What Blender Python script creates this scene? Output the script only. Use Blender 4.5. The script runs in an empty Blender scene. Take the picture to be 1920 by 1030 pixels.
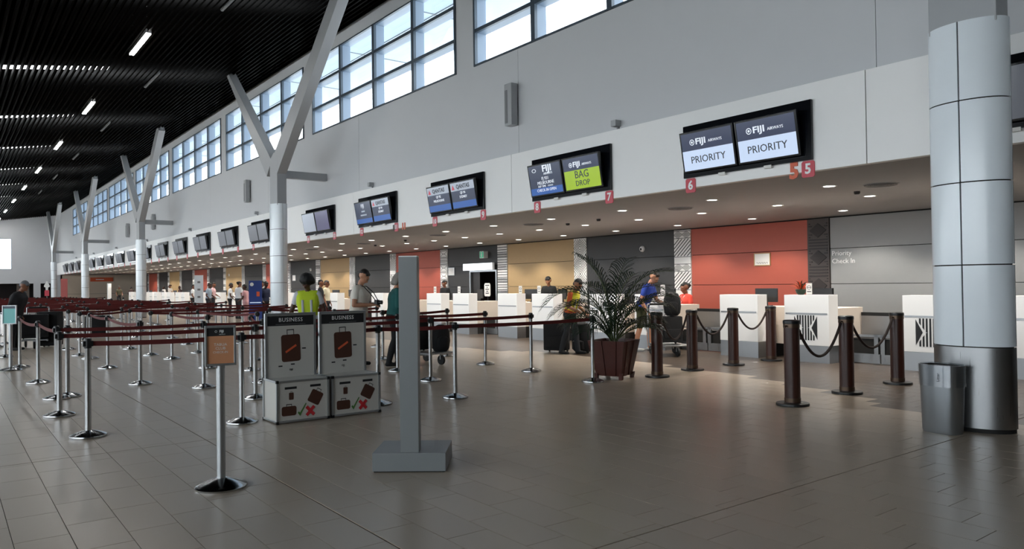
import bpy, bmesh, math, random
import numpy as np
from mathutils import Vector, Matrix
R_ = math.radians
random.seed(7)
SC = bpy.context.scene
COL = SC.collection

# ------------------------------------------------------------------ camera
CAM_H = 1.45; FPX = 1409.92
yaw, pitch, roll = R_(52.78565), R_(.72146), R_(-.72776)
fw = Vector((-math.sin(yaw)*math.cos(pitch), math.cos(yaw)*math.cos(pitch), math.sin(pitch)))
_r = Vector((math.cos(yaw), math.sin(yaw), 0)); _u = _r.cross(fw)
RT = math.cos(roll)*_r + math.sin(roll)*_u
UP = -math.sin(roll)*_r + math.cos(roll)*_u
cd = bpy.data.cameras.new('camera'); cam = bpy.data.objects.new('camera', cd); COL.objects.link(cam)
cd.sensor_fit = 'HORIZONTAL'; cd.sensor_width = 36; cd.lens = 36*FPX/1920; cd.clip_end = 400; cd.clip_start = .05
m = Matrix((RT, UP, -fw)).transposed().to_4x4(); m.translation = (0, 0, CAM_H)
cam.matrix_world = m
SC.camera = cam

# ------------------------------------------------------------------ sky, daylight openings, exposure
SC.view_settings.view_transform = 'Standard'; SC.view_settings.look = 'None'
SC.view_settings.exposure = 1.22; SC.view_settings.gamma = 1; SC.view_settings.use_curve_mapping = False
W = bpy.data.worlds.new('sky'); SC.world = W; W.use_nodes = True
bg = W.node_tree.nodes['Background']; bg.inputs[0].default_value = (.95, .978, 1.0, 1); bg.inputs[1].default_value = 3.5
def portal(loc, rot, sx, sy):
    l = bpy.data.lights.new('daylight_portal', 'AREA'); l.shape = 'RECTANGLE'; l.size = sx; l.size_y = sy
    l.cycles.is_portal = True
    o = bpy.data.objects.new('daylight_portal', l); COL.objects.link(o); o.location = loc; o.rotation_euler = rot
FRONT_Y = -12.0; END_X = -88.0; NEAR_X = 9.0
WIN = [(-13.72 - 9.1*k, -5.35 - 9.1*k) for k in range(-1, 8)]       # clerestory window groups (x0, x1)
SILL, HEAD = 6.28, 8.62
WY = 9.45
for x0, x1 in WIN: portal(((x0+x1)/2, WY+.32, (SILL+HEAD)/2), (R_(-90), 0, 0), x1-x0, HEAD-SILL)
GZ0, GZ1 = 1.8, 5.6                                                # unseen street glazing of the hall; sill and head set to shape the light
for k in range(1, 6): portal((NEAR_X-8-16*k, FRONT_Y-.2, (GZ0+GZ1)/2), (R_(90), 0, 0), 15.4, GZ1-GZ0)
portal((NEAR_X-8, FRONT_Y-.2, (GZ0+GZ1)/2), (R_(90), 0, 0), 15.4, GZ1-GZ0)
portal((END_X-.2, 3.5, 5.0), (R_(90), 0, R_(-90)), 4.0, 3.0)

# ------------------------------------------------------------------ pixel helpers (1920x1030 frame)
CP = Vector((0, 0, CAM_H))
def ray(x, y): return fw + RT*((x-960)/FPX) - UP*((y-515)/FPX)
def fl(x, y, z=0.):
    d = ray(x, y); return CP + d*((z-CAM_H)/d.z)
def onY(x, y, Y):
    d = ray(x, y); return CP + d*(Y/d.y)
def onX(x, y, X):
    d = ray(x, y); return CP + d*(X/d.x)

# ------------------------------------------------------------------ materials
def lin(c):
    if isinstance(c, str):
        c = [int(c[i:i+2], 16)/255 for i in (0, 2, 4)]
        return tuple(v/12.92 if v <= .04045 else ((v+.055)/1.055)**2.4 for v in c)
    return tuple(c)
MATS = {}
def mat(name, col, rough=.5, metal=0., noise=0., nscale=6., emit=0., spec=.5, bump=0., brush=False, trans=0.):
    if name in MATS: return MATS[name]
    m = bpy.data.materials.new(name); m.use_nodes = True; nt = m.node_tree; b = nt.nodes['Principled BSDF']
    c = lin(col); b.inputs['Base Color'].default_value = (*c, 1)
    b.inputs['Roughness'].default_value = rough; b.inputs['Metallic'].default_value = metal
    b.inputs['Specular IOR Level'].default_value = spec
    if emit: b.inputs['Emission Color'].default_value = (*c, 1); b.inputs['Emission Strength'].default_value = emit
    if trans: b.inputs['Transmission Weight'].default_value = trans
    if noise or bump or brush:
        tc = nt.nodes.new('ShaderNodeTexCoord'); mp = nt.nodes.new('ShaderNodeMapping'); nz = nt.nodes.new('ShaderNodeTexNoise')
        mp.inputs['Scale'].default_value = (nscale*12, nscale*12, nscale*.25) if brush else (nscale,)*3
        nz.inputs['Detail'].default_value = 4
        nt.links.new(tc.outputs['Object'], mp.inputs[0]); nt.links.new(mp.outputs[0], nz.inputs[0])
        if noise:
            mx = nt.nodes.new('ShaderNodeMix'); mx.data_type = 'RGBA'
            mx.inputs[6].default_value = (*[v*(1-noise) for v in c], 1); mx.inputs[7].default_value = (*[min(1, v*(1+noise)) for v in c], 1)
            nt.links.new(nz.outputs[0], mx.inputs[0]); nt.links.new(mx.outputs[2], b.inputs['Base Color'])
        if brush:
            mr = nt.nodes.new('ShaderNodeMapRange'); mr.inputs[3].default_value = rough*.7; mr.inputs[4].default_value = rough*1.4
            nt.links.new(nz.outputs[0], mr.inputs[0]); nt.links.new(mr.outputs[0], b.inputs['Roughness'])
        if bump:
            bp = nt.nodes.new('ShaderNodeBump'); bp.inputs['Strength'].default_value = bump; bp.inputs['Distance'].default_value = .01
            nt.links.new(nz.outputs[0], bp.inputs['Height']); nt.links.new(bp.outputs[0], b.inputs['Normal'])
    MATS[name] = m; return m

def glass_mat(name, tint=(.95, .98, 1), refl=.08, rough=0.):
    m = bpy.data.materials.new(name); m.use_nodes = True; nt = m.node_tree
    for n in list(nt.nodes): nt.nodes.remove(n)
    o = nt.nodes.new('ShaderNodeOutputMaterial'); t = nt.nodes.new('ShaderNodeBsdfTransparent'); g = nt.nodes.new('ShaderNodeBsdfGlossy'); mx = nt.nodes.new('ShaderNodeMixShader')
    t.inputs[0].default_value = (*tint, 1); g.inputs['Roughness'].default_value = rough; mx.inputs[0].default_value = refl
    nt.links.new(t.outputs[0], mx.inputs[1]); nt.links.new(g.outputs[0], mx.inputs[2]); nt.links.new(mx.outputs[0], o.inputs[0])
    MATS[name] = m; return m

TILE_X, TILE_Y, TY0 = .565, .281, 2.01
def tile_mat(name, cola, colb, grout):
    """stone tiles in a third-stagger bond; per-tile tone from the tile's own cell, joints where the surface is not cut into tiles"""
    m = bpy.data.materials.new(name); m.use_nodes = True; nt = m.node_tree; b = nt.nodes['Principled BSDF']; N = nt.nodes.new; L = nt.links.new
    def math_(op, a, c=None, d=None):
        n = N('ShaderNodeMath'); n.operation = op
        for i, v in enumerate((a, c, d)):
            if v is None: continue
            if isinstance(v, (int, float)): n.inputs[i].default_value = v
            else: L(v, n.inputs[i])
        return n.outputs[0]
    g = N('ShaderNodeNewGeometry'); sx = N('ShaderNodeSeparateXYZ'); L(g.outputs['Position'], sx.inputs[0])
    yr = math_('DIVIDE', math_('SUBTRACT', sx.outputs[1], TY0), TILE_Y); row = math_('FLOOR', yr)
    xs = math_('DIVIDE', math_('ADD', math_('ADD', sx.outputs[0], .085), math_('MULTIPLY', row, TILE_X/3)), TILE_X); cl = math_('FLOOR', xs)
    cb = N('ShaderNodeCombineXYZ'); L(row, cb.inputs[0]); L(cl, cb.inputs[1])
    wn = N('ShaderNodeTexWhiteNoise'); wn.noise_dimensions = '3D'; L(cb.outputs[0], wn.inputs['Vector'])
    mx = N('ShaderNodeMix'); mx.data_type = 'RGBA'; mx.inputs[6].default_value = (*lin(cola), 1); mx.inputs[7].default_value = (*lin(colb), 1)
    L(wn.outputs['Value'], mx.inputs[0])
    col = mx.outputs[2]
    if grout:
        fx = math_('FRACT', xs); fy = math_('FRACT', yr)
        ex = math_('LESS_THAN', math_('ABSOLUTE', math_('SUBTRACT', fx, .5)), .5-.0035/TILE_X); ey = math_('LESS_THAN', math_('ABSOLUTE', math_('SUBTRACT', fy, .5)), .5-.0035/TILE_Y)
        gm = N('ShaderNodeMix'); gm.data_type = 'RGBA'; gm.inputs[6].default_value = (.04, .035, .03, 1); L(math_('MULTIPLY', ex, ey), gm.inputs[0]); L(col, gm.inputs[7]); col = gm.outputs[2]
    L(col, b.inputs['Base Color'])
    mr = N('ShaderNodeMapRange'); mr.inputs[3].default_value = .28; mr.inputs[4].default_value = .29; L(wn.outputs['Value'], mr.inputs[0]); L(mr.outputs[0], b.inputs['Roughness'])
    MATS[name] = m; return m

tile_mat('floor_stone', 'aa9b89', 'b0a18f', False); tile_mat('floor_stone_far', 'aa9b89', 'b0a18f', True)
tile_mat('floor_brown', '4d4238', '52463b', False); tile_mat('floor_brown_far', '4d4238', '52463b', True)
glass_mat('window_glass'); glass_mat('clear_film', (.93, .95, .97), .22, .12); glass_mat('acrylic', (.96, .97, .98), .12, .02)
mat('grout', '3a3531', .9); mat('joint_dark', '1c1a18', .8)
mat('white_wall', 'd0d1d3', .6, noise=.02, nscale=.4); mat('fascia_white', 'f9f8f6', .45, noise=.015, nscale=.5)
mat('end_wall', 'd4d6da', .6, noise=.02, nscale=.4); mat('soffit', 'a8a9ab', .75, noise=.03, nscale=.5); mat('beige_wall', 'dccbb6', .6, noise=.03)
mat('roof_dark', '040303', .95, spec=.0); mat('slat', '060504', .4, noise=.1, nscale=2, spec=.002)
mat('frame_dark', '48545f', .45, .2); mat('frame_light', '8494a6', .5)
mat('panel_red', 'b05340', .5, noise=.03, nscale=1.5); mat('panel_tan', 'b6986b', .5, noise=.04, nscale=1.5); mat('panel_dark', '2e2d2d', .5, noise=.03, nscale=1.5); mat('panel_grey', '979897', .5, noise=.03, nscale=1.5)
mat('panel_brown', '423935', .5, noise=.04); mat('motif_brown', '2c2523', .6); mat('print_white', 'ecebe8', .5); mat('print_black', '17171a', .55)
mat('column_panel', 'edf4f9', .2, 0., noise=.02, nscale=1); mat('tree_paint', 'a9abad', .38, .15, noise=.02, nscale=1); mat('steel', '9a9b9c', .3, 1., brush=True, nscale=3); mat('steel_dull', 'a3a5a7', .42, 1., brush=True, nscale=3)
mat('chrome', 'b4b5b6', .17, 1.); mat('alu', 'b5b8ba', .35, .9); mat('black_plastic', '0f0f11', .42); mat('rubber', '0b0b0b', .7)
mat('belt', '570f0c', .75, noise=.08, nscale=20); mat('counter_white', 'efefee', .3, noise=.01); mat('counter_warm', 'd8cbbd', .45, noise=.02)  # desk off-white has the downlights' warm tint put into its colour
mat('wood_dark', '381a11', .36, noise=.35, nscale=14); mat('wood_pot', '471c12', .42, noise=.25, nscale=9); mat('rope', '25140f', .8, noise=.2, nscale=60, bump=.6); mat('bronze', '5a4a3e', .35, .8)
mat('leaf', '172a18', .5, noise=.3, nscale=7); mat('stalk', '45502a', .6); mat('soil', '2a1c14', .9, bump=.5, nscale=30)
mat('screen_black', '0b0d12', .12); mat('screen_navy', '2a3350', .2, emit=0.19); mat('screen_pale', 'c4d3ec', .2, emit=0.26); mat('screen_lime', '9dbb2a', .2, emit=0.21); mat('screen_blue', '2f5ba3', .2, emit=0.21); mat('screen_slate', '333c55', .2, emit=0.15); mat('screen_purple', '46406b', .2, emit=0.17); mat('screen_grey', '9fa7b5', .2, emit=0.21); mat('screen_ink', '1c2436', .3); mat('screen_text', 'dfe5ef', .3, emit=0.25); mat('screen_red', 'b8283a', .3, emit=0.17)
mat('screen_haze', '6d7078', .2, emit=.1); mat('banner_red', 'd0706b', .6); mat('reflective', 'b9bdc1', .4); mat('sign_red', 'c5283d', .35); mat('sign_orange', 'd9603a', .45); mat('lettering_white', 'f2f2f0', .4); mat('tan_print', 'd0926a', .4); mat('teal_print', '79c3c0', .4); mat('paper', 'e8e6e1', .5); mat('poster_paper', 'c6c3bc', .4)
mat('pillar_grey', '7f8385', .4, noise=.03, nscale=2); mat('case_brown', '4a2d22', .4, noise=.1); mat('tick_green', '4c7a3a', .5); mat('cross_red', 'c22b32', .5); mat('case_handle', '2b2624', .4)
mat('lamp_lens', (1, .95, .86), .4, emit=6.); mat('tube_lens', (1, .98, .94), .4, emit=30.); mat('fixture_grey', '7b7c7e', .5); mat('bin_grey', 'a3a8ac', .34, .85); mat('camera_grey', 'a9abad', .4)
mat('exit_green', '2f9a72', .4, emit=.25); mat('silver_panel', 'd5d5d2', .15, .6, emit=.12, noise=.5, nscale=5); mat('shop_dark', '241a19', .7); mat('curtain', '7c7068', .8, noise=.2, nscale=30)
mat('roofing', 'c9c9c6', .8); mat('eave', '9fb0be', .7); mat('fabric_black', '101012', .85, bump=.3, nscale=40); mat('kiosk_blue', '2a4288', .4); mat('flower', 'd9542a', .5)
M = MATS

# ------------------------------------------------------------------ mesh builder
class MB:
    def __init__(s): s.v = []; s.f = []; s.m = []; s.cur = 0
    def add(s, vs, fs):
        o = len(s.v); s.v += [tuple(p) for p in vs]; s.f += [tuple(i+o for i in f) for f in fs]; s.m += [s.cur]*len(fs); return s
    def slot(s, i): s.cur = i; return s
    def box(s, x0, x1, y0, y1, z0, z1):
        return s.add([(x0,y0,z0),(x1,y0,z0),(x1,y1,z0),(x0,y1,z0),(x0,y0,z1),(x1,y0,z1),(x1,y1,z1),(x0,y1,z1)],
                     [(0,3,2,1),(4,5,6,7),(0,1,5,4),(1,2,6,5),(2,3,7,6),(3,0,4,7)])
    def hexa(s, b, t):
        return s.add(list(b)+list(t), [(0,3,2,1),(4,5,6,7),(0,1,5,4),(1,2,6,5),(2,3,7,6),(3,0,4,7)])
    def prism(s, pts, a, b, ax='y'):
        """extrude a 2-D outline between a and b along an axis"""
        n = len(pts)
        k = {'y': lambda p, t: (p[0], t, p[1]), 'z': lambda p, t: (p[0], p[1], t), 'x': lambda p, t: (t, p[0], p[1])}[ax]
        return s.add([k(p, a) for p in pts]+[k(p, b) for p in pts], [tuple(range(n))[::-1], tuple(range(n, 2*n))]+[(i, (i+1) % n, n+(i+1) % n, n+i) for i in range(n)])
    def lathe(s, prof, n=20, c=(0, 0, 0), sx=1., sy=1., ring=False):
        vs = []; fs = []
        for r, z in prof:
            for i in range(n):
                a = 2*math.pi*i/n; vs.append((c[0]+r*sx*math.cos(a), c[1]+r*sy*math.sin(a), c[2]+z))
        for j in range(len(prof)-1):
            for i in range(n): fs.append((j*n+i, j*n+(i+1) % n, (j+1)*n+(i+1) % n, (j+1)*n+i))
        if ring: fs += [((len(prof)-1)*n+i, (len(prof)-1)*n+(i+1) % n, (i+1) % n, i) for i in range(n)]
        else: fs.append(tuple(range(n))[::-1]); fs.append(tuple(range((len(prof)-1)*n, len(prof)*n)))
        return s.add(vs, fs)
    def tube(s, pts, r, n=8, sq=1.):
        pts = [Vector(p) for p in pts]; rs = r if isinstance(r, (list, tuple)) else [r]*len(pts); vs = []; fs = []
        up = Vector((0, 0, 1))
        for i, p in enumerate(pts):
            t = (pts[min(i+1, len(pts)-1)]-pts[max(i-1, 0)]).normalized()
            a = t.cross(up)
            if a.length < 1e-3: a = t.cross(Vector((1, 0, 0)))
            a.normalize(); b = t.cross(a)
            for k in range(n):
                q = 2*math.pi*k/n; vs.append(p+a*(rs[i]*math.cos(q))+b*(rs[i]*sq*math.sin(q)))
        for j in range(len(pts)-1):
            for k in range(n): fs.append((j*n+k, j*n+(k+1) % n, (j+1)*n+(k+1) % n, (j+1)*n+k))
        fs.append(tuple(range(n))); fs.append(tuple(range((len(pts)-1)*n, len(pts)*n))[::-1])
        return s.add(vs, fs)
    def bar(s, a, b, w, h):
        """straight bar of w x h section between two points (h in the vertical plane)"""
        a, b = Vector(a), Vector(b); t = (b-a).normalized(); x = t.cross(Vector((0, 0, 1)))
        if x.length < 1e-3: x = Vector((1, 0, 0))
        x.normalize(); y = x.cross(t)
        def q(p): return [p-x*w/2-y*h/2, p+x*w/2-y*h/2, p+x*w/2+y*h/2, p-x*w/2+y*h/2]
        return s.hexa(q(a), q(b))
    def mesh(s, name, mats, smooth=False, bevel=0.):
        me = bpy.data.meshes.new(name); me.from_pydata(s.v, [], s.f)
        for mt in (mats if isinstance(mats, (list, tuple)) else [mats]): me.materials.append(M[mt] if isinstance(mt, str) else mt)
        me.polygons.foreach_set('material_index', s.m)
        bm = bmesh.new(); bm.from_mesh(me)
        if bevel: bmesh.ops.bevel(bm, geom=list(bm.edges), offset=bevel, segments=2, profile=.6, affect='EDGES', clamp_overlap=True)
        bmesh.ops.recalc_face_normals(bm, faces=bm.faces)
        bm.to_mesh(me); bm.free()
        if smooth:
            me.polygons.foreach_set('use_smooth', [True]*len(me.polygons)); me.set_sharp_from_angle(angle=R_(35))
        return me
    def build(s, name, mats, parent=None, smooth=False, bevel=0., loc=None, rz=0.):
        return link(name, s.mesh(name, mats, smooth, bevel), parent, loc, rz)
def link(name, data, parent=None, loc=None, rz=0.):
    o = bpy.data.objects.new(name, data); COL.objects.link(o); o.parent = parent
    if loc is not None: o.location = loc
    if rz: o.rotation_euler = (0, 0, rz)
    return o
def tag(o, label, cat, group=None):
    o['label'] = label; o['category'] = cat
    if group: o['group'] = group
    return o
def thing(name, label, cat, loc=(0, 0, 0), rz=0., group=None):
    return tag(link(name, None, None, loc, rz), label, cat, group)
def struct(o): o['kind'] = 'structure'; return o
def stuff(o): o['kind'] = 'stuff'; return o
def clone(o, loc=None, rz=None, label=None, group=None, parent=None):
    c = o.copy(); COL.objects.link(c); c.parent = parent
    if loc is not None: c.location = loc
    if rz is not None: c.rotation_euler = (0, 0, rz)
    if label: c['label'] = label
    if group: c['group'] = group
    for ch in o.children: clone(ch, parent=c)
    return c
def face(dx, dy): return math.atan2(dx, -dy)          # rotation that turns a thing's front (-y) to direction (dx, dy)
_tx = {}
def text_mesh(s, size, bold=0., ext=.002, align='CENTER', space=1.):
    k = (s, size, bold, ext, align, space)
    if k not in _tx:
        c = bpy.data.curves.new('lettering', 'FONT'); c.body = s; c.size = size; c.align_x = align; c.align_y = 'CENTER'; c.extrude = ext; c.offset = bold; c.space_character = space; c.resolution_u = 2
        o = bpy.data.objects.new('lettering', c); COL.objects.link(o)
        dg = bpy.context.evaluated_depsgraph_get(); me = bpy.data.meshes.new_from_object(o.evaluated_get(dg))
        bpy.data.objects.remove(o); bpy.data.curves.remove(c); _tx[k] = me
    return _tx[k]
def text(s, size, mt, parent, loc, rx=90., rz=0., bold=0., ext=.002, align='CENTER', name='lettering', sx=1., space=1.):
    """flat lettering standing on a vertical face that looks towards -y (rz turns it)"""
    me = text_mesh(s, size, bold, ext, align, space).copy(); me.materials.clear(); me.materials.append(M[mt])
    o = link(name, me, parent); o.location = loc; o.rotation_euler = (R_(rx), 0, R_(rz)); o.scale = (sx, 1, 1)
    return o
DOWN = 85
def proj(p):
    q = Vector(p)-CP; z = q.dot(fw)
    return (960+FPX*q.dot(RT)/z, 515-FPX*q.dot(UP)/z, z) if z > .1 else (-999, -999, -1)

# ================================================================== FLOOR
TX0, TX1, TYA, TYB = -14.4, .9, TY0-7*TILE_Y, TY0+37*TILE_Y          # the part cut into tiles
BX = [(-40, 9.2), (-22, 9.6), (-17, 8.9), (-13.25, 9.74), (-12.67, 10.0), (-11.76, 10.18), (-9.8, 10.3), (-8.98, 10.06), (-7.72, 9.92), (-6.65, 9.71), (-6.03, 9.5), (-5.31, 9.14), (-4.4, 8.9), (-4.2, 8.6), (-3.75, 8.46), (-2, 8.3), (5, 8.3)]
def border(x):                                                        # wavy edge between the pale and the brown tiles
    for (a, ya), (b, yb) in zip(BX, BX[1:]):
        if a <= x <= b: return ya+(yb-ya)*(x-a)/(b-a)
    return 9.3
f = MB()
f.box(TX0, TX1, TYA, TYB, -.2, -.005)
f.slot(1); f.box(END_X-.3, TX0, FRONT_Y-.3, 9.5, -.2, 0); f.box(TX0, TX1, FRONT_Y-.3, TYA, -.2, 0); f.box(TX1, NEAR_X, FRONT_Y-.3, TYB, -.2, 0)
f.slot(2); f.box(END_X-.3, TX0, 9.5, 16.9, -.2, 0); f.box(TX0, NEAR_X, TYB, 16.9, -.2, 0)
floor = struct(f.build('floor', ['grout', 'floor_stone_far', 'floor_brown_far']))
EXJ = [-3.02, -7.5]; EYJ = {0, 21}
tiles = []
for r in range(-7, 37):
    y0, y1 = TY0+r*TILE_Y+.0018, TY0+(r+1)*TILE_Y-.0018
    if r in EYJ: y0 += .004
    if r+1 in EYJ: y1 -= .004
    off = -.085-r*TILE_X/3
    k = math.floor((TX0-off)/TILE_X)
    while off+k*TILE_X < TX1:
        a, b = max(TX0, off+k*TILE_X)+.0018, min(TX1, off+(k+1)*TILE_X)-.0018; k += 1
        if b-a < .02: continue
        seg = [(a, b)]
        for e in EXJ:
            if a < e < b: seg = [(a, e-.005), (e+.005, b)]
        for a_, b_ in seg:
            if b_-a_ < .02: continue
            cx_, cy_ = (a_+b_)/2, (y0+y1)/2
            p = proj((cx_, cy_, 0)); vis = -60 < p[0] < 1980 and 500 < p[1] < 1090 and p[2] > .3
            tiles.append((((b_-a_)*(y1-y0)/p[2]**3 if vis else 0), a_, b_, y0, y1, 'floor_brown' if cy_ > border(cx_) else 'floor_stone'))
tiles.sort(reverse=True)
def tile_geo(mb, w, h, cx_=0., cy_=0.):
    e = .0012
    b = [(-w/2, -h/2, -.02), (w/2, -h/2, -.02), (w/2, h/2, -.02), (-w/2, h/2, -.02)]; c = [(-w/2, -h/2, -.0006), (w/2, -h/2, -.0006), (w/2, h/2, -.0006), (-w/2, h/2, -.0006)]
    t = [(-w/2+e, -h/2+e, 0), (w/2-e, -h/2+e, 0), (w/2-e, h/2-e, 0), (-w/2+e, h/2-e, 0)]
    mb.add([(p[0]+cx_, p[1]+cy_, p[2]) for p in b+c+t], [(8, 9, 10, 11)]+[(i, (i+1) % 4, 4+(i+1) % 4, 4+i) for i in range(4)]+[(4+i, 4+(i+1) % 4, 8+(i+1) % 4, 8+i) for i in range(4)])
tm = {}
rest = {'floor_stone': MB(), 'floor_brown': MB()}
for i, (s_, a, b, y0, y1, mt) in enumerate(tiles):
    if i < 300:
        k = (round(b-a, 3), round(y1-y0, 3), mt)
        if k not in tm: g = MB(); tile_geo(g, b-a, y1-y0); tm[k] = g.mesh('tile', mt)
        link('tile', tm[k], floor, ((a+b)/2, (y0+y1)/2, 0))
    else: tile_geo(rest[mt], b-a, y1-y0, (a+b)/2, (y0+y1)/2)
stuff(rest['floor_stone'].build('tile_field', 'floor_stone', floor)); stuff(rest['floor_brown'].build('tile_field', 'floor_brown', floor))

# ================================================================== COUNTER WALL (y = 16.5) with coloured panels and pattern strips
BY = 16.5; ZS = 2.925
DX0, DX1, DTOP = -24.35, -22.68, 1.93                               # doorway in the dark bay
w = MB(); w.box(END_X-.3, DX0, BY+.06, BY+.3, 0, ZS); w.box(DX1, NEAR_X, BY+.06, BY+.3, 0, ZS); w.box(DX0, DX1, BY+.06, BY+.3, DTOP, ZS)
wall_c = struct(w.build('wall_counter', 'joint_dark'))
ROWS = [(.02, 1.352), (1.364, 2.172), (2.184, ZS-.03)]
def strip_lines(kind):
    """line work of a pattern strip 0.56 wide, as 2-D segments (x, z, x, z, width)"""
    L = []; w_ = .56; top = ZS-.06
    if kind == 0:                                                     # diagonals between bands of lozenges
        z = top
        while z > .2:
            for q in range(-3, 6):
                x0 = q*.112; x1 = x0+.5; za, zb = z-.22-.48, z-.22
                t0, t1 = max(0, -x0/.5), min(1, (w_-x0)/.5)
                if t1 > t0: L.append((x0+t0*.5, za+t0*.48, x0+t1*.5, za+t1*.48, .022))
            for zz in (z, z-.2, z-.72): L.append((0, zz, w_, zz, .014))
            for q in range(2):
                c = .14+q*.28
                for d_ in (.1, .06, .025):
                    L += [(c-d_*1.4, z-.1, c, z-.1+d_, .012), (c, z-.1+d_, c+d_*1.4, z-.1, .012), (c+d_*1.4, z-.1, c, z-.1-d_, .012), (c, z-.1-d_, c-d_*1.4, z-.1, .012)]
            z -= .92
    elif kind == 1:                                                   # nested lozenges
        z = top-.28
        while z > .1:
            for d_ in (.28, .21, .14, .07):
                L += [(.28-d_, z, .28, z+d_, .016), (.28, z+d_, .28+d_, z, .016), (.28+d_, z, .28, z-d_, .016), (.28, z-d_, .28-d_, z, .016)]
            for d_ in (.1, .2):
                for sx_ in (0, 1):
                    for sz in (-1, 1): X0 = w_*sx_; L.append((X0, z+sz*(.28-d_), X0+(d_ if sx_ == 0 else -d_), z+sz*.28, .012))
            z -= .56
    elif kind == 2:                                                   # bars and zigzags
        z = top; i = 0
        while z > .1:
            if i % 5 in (3, 4):
                for q in range(10):
                    a = q*.056; L += [(a, z-.05, a+.028, z, .011), (a+.028, z, a+.056, z-.05, .011)]
            L.append((0, z-.06, w_, z-.06, .024)); z -= .092; i += 1
    else:                                                             # framed hourglasses
        z = top; i = 0
        while z > .3:
            h = .3 if i % 3 != 1 else .22
            L += [(0, z, w_, z, .016), (0, z-h, w_, z-h, .016), (.02, z, .02, z-h, .01), (w_-.02, z, w_-.02, z-h, .01)]
            if i % 3 != 1:
                for y_ in (1, -1): L += [(.05, z-h/2+y_*h*.36, .2, z-h/2, .014), (w_-.05, z-h/2+y_*h*.36, w_-.2, z-h/2, .014)]
                L += [(.2, z-h/2, w_-.2, z-h/2, .02), (.06, z-h/2+h*.4, w_-.06, z-h/2+h*.4, .012), (.06, z-h/2-h*.4, w_-.06, z-h/2-h*.4, .012)]
            else:
                for q in range(7): L += [(q*.08, z-h*.2, q*.08+.07, z-h*.8, .012), (q*.08, z-h*.8, q*.08+.07, z-h*.2, .012)]
            z -= h+.03; i += 1
    return L
def lines_mesh(L, y0, y1):
    mb = MB()
    for a, b, c, d_, wd in L:
        v = Vector((c-a, d_-b)); 
        if v.length < 1e-4: continue
        n = Vector((-v.y, v.x)).normalized()*wd/2
        mb.prism([(a-n.x, b-n.y), (c-n.x, d_-n.y), (c+n.x, d_+n.y), (a+n.x, b+n.y)], y0, y1)
    return mb
motifs = [lines_mesh(strip_lines(k), -.034, -.028).mesh('motif', 'print_black') for k in range(4)]
stripbase = MB().box(0, .56, -.03, .06, .02, ZS-.03).mesh('pattern_strip', 'print_white')
# bay edges from right to left: (x1, x0, colour); strips fill the gaps
E_ = [(-9.46, NEAR_X-.02, 'panel_grey')]
bx = [-10.02, -13.52, -14.12, -17.73, -18.34, -21.97, -22.58, -26.03, -26.61, -30.42, -30.98, -34.67, -35.3, -38.98, -39.6, -43.38]
cols = ['panel_red', 'panel_dark', 'panel_tan', 'panel_dark']
bays = [(bx[i+1], bx[i], cols[(i//2) % 4]) for i in range(0, len(bx), 2)]
x = -43.98; i = len(bays)
while x > -84: bays.append((max(x-3.65, -86.5), x, cols[i % 4])); x -= 4.23; i += 1
pm = {}
def panel(x0, x1, z0, z1, mt):
    k = (round(x1-x0, 2), round(z1-z0, 3), mt)
    if k not in pm: pm[k] = MB().box(0, x1-x0, 0, .06, 0, z1-z0).mesh('panel', mt, bevel=.004)
    link('panel', pm[k], wall_c, (x0, BY, z0))
for x0, x1, mt in [(-9.455, -5.0, 'panel_grey'), (-4.99, -.5, 'panel_grey'), (-.49, 4.2, 'panel_grey'), (4.21, NEAR_X-.05, 'panel_grey')]+bays:
    for r, (z0, z1) in enumerate(ROWS):
        if x0 < DX0 < x1:
            if r < 2: panel(x0, DX0-.06, z0, z1, mt)
            else: panel(x0, x1, z0, z1, mt)
        else: panel(x0, x1, z0, z1, mt)
for i, (a, b) in enumerate(zip(bays, bays[1:])):
    s_ = link('pattern_strip', stripbase, wall_c, (b[1]+.01, BY, 0)); s_.scale = ((a[0]-b[1]-.02)/.56, 1, 1)
    link('motif', motifs[i % 4], s_)
# the dark embossed strip beside the priority panel
s_ = MB().box(0, .55, -.03, .06, .02, ZS-.03).build('pattern_strip', 'panel_brown', wall_c, loc=(-10.015, BY, 0)); s_['label'] = 'dark brown embossed strip'
g = MB()
for zc in (2.62, 1.98, 1.32):
    g.prism([(.06, zc), (.275, zc+.17), (.49, zc), (.275, zc-.17)], -.045, -.028)
    for j in range(4):
        z = zc-.22-j*.07
        if z > .1: g.box(.04, .51, -.042, -.028, z-.016, z+.016)
    for sx in (0, 1):
        for j in range(2):
            for sz in (-1, 1):
                a, b = (.04, .12-.05*j) if sx == 0 else (.51, .43+.05*j)
                zz = zc+sz*(.1+.06*j); g.box(min(a, b), max(a, b), -.042, -.028, zz-.014, zz+.014)
g.build('motif', 'motif_brown', s_)
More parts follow.
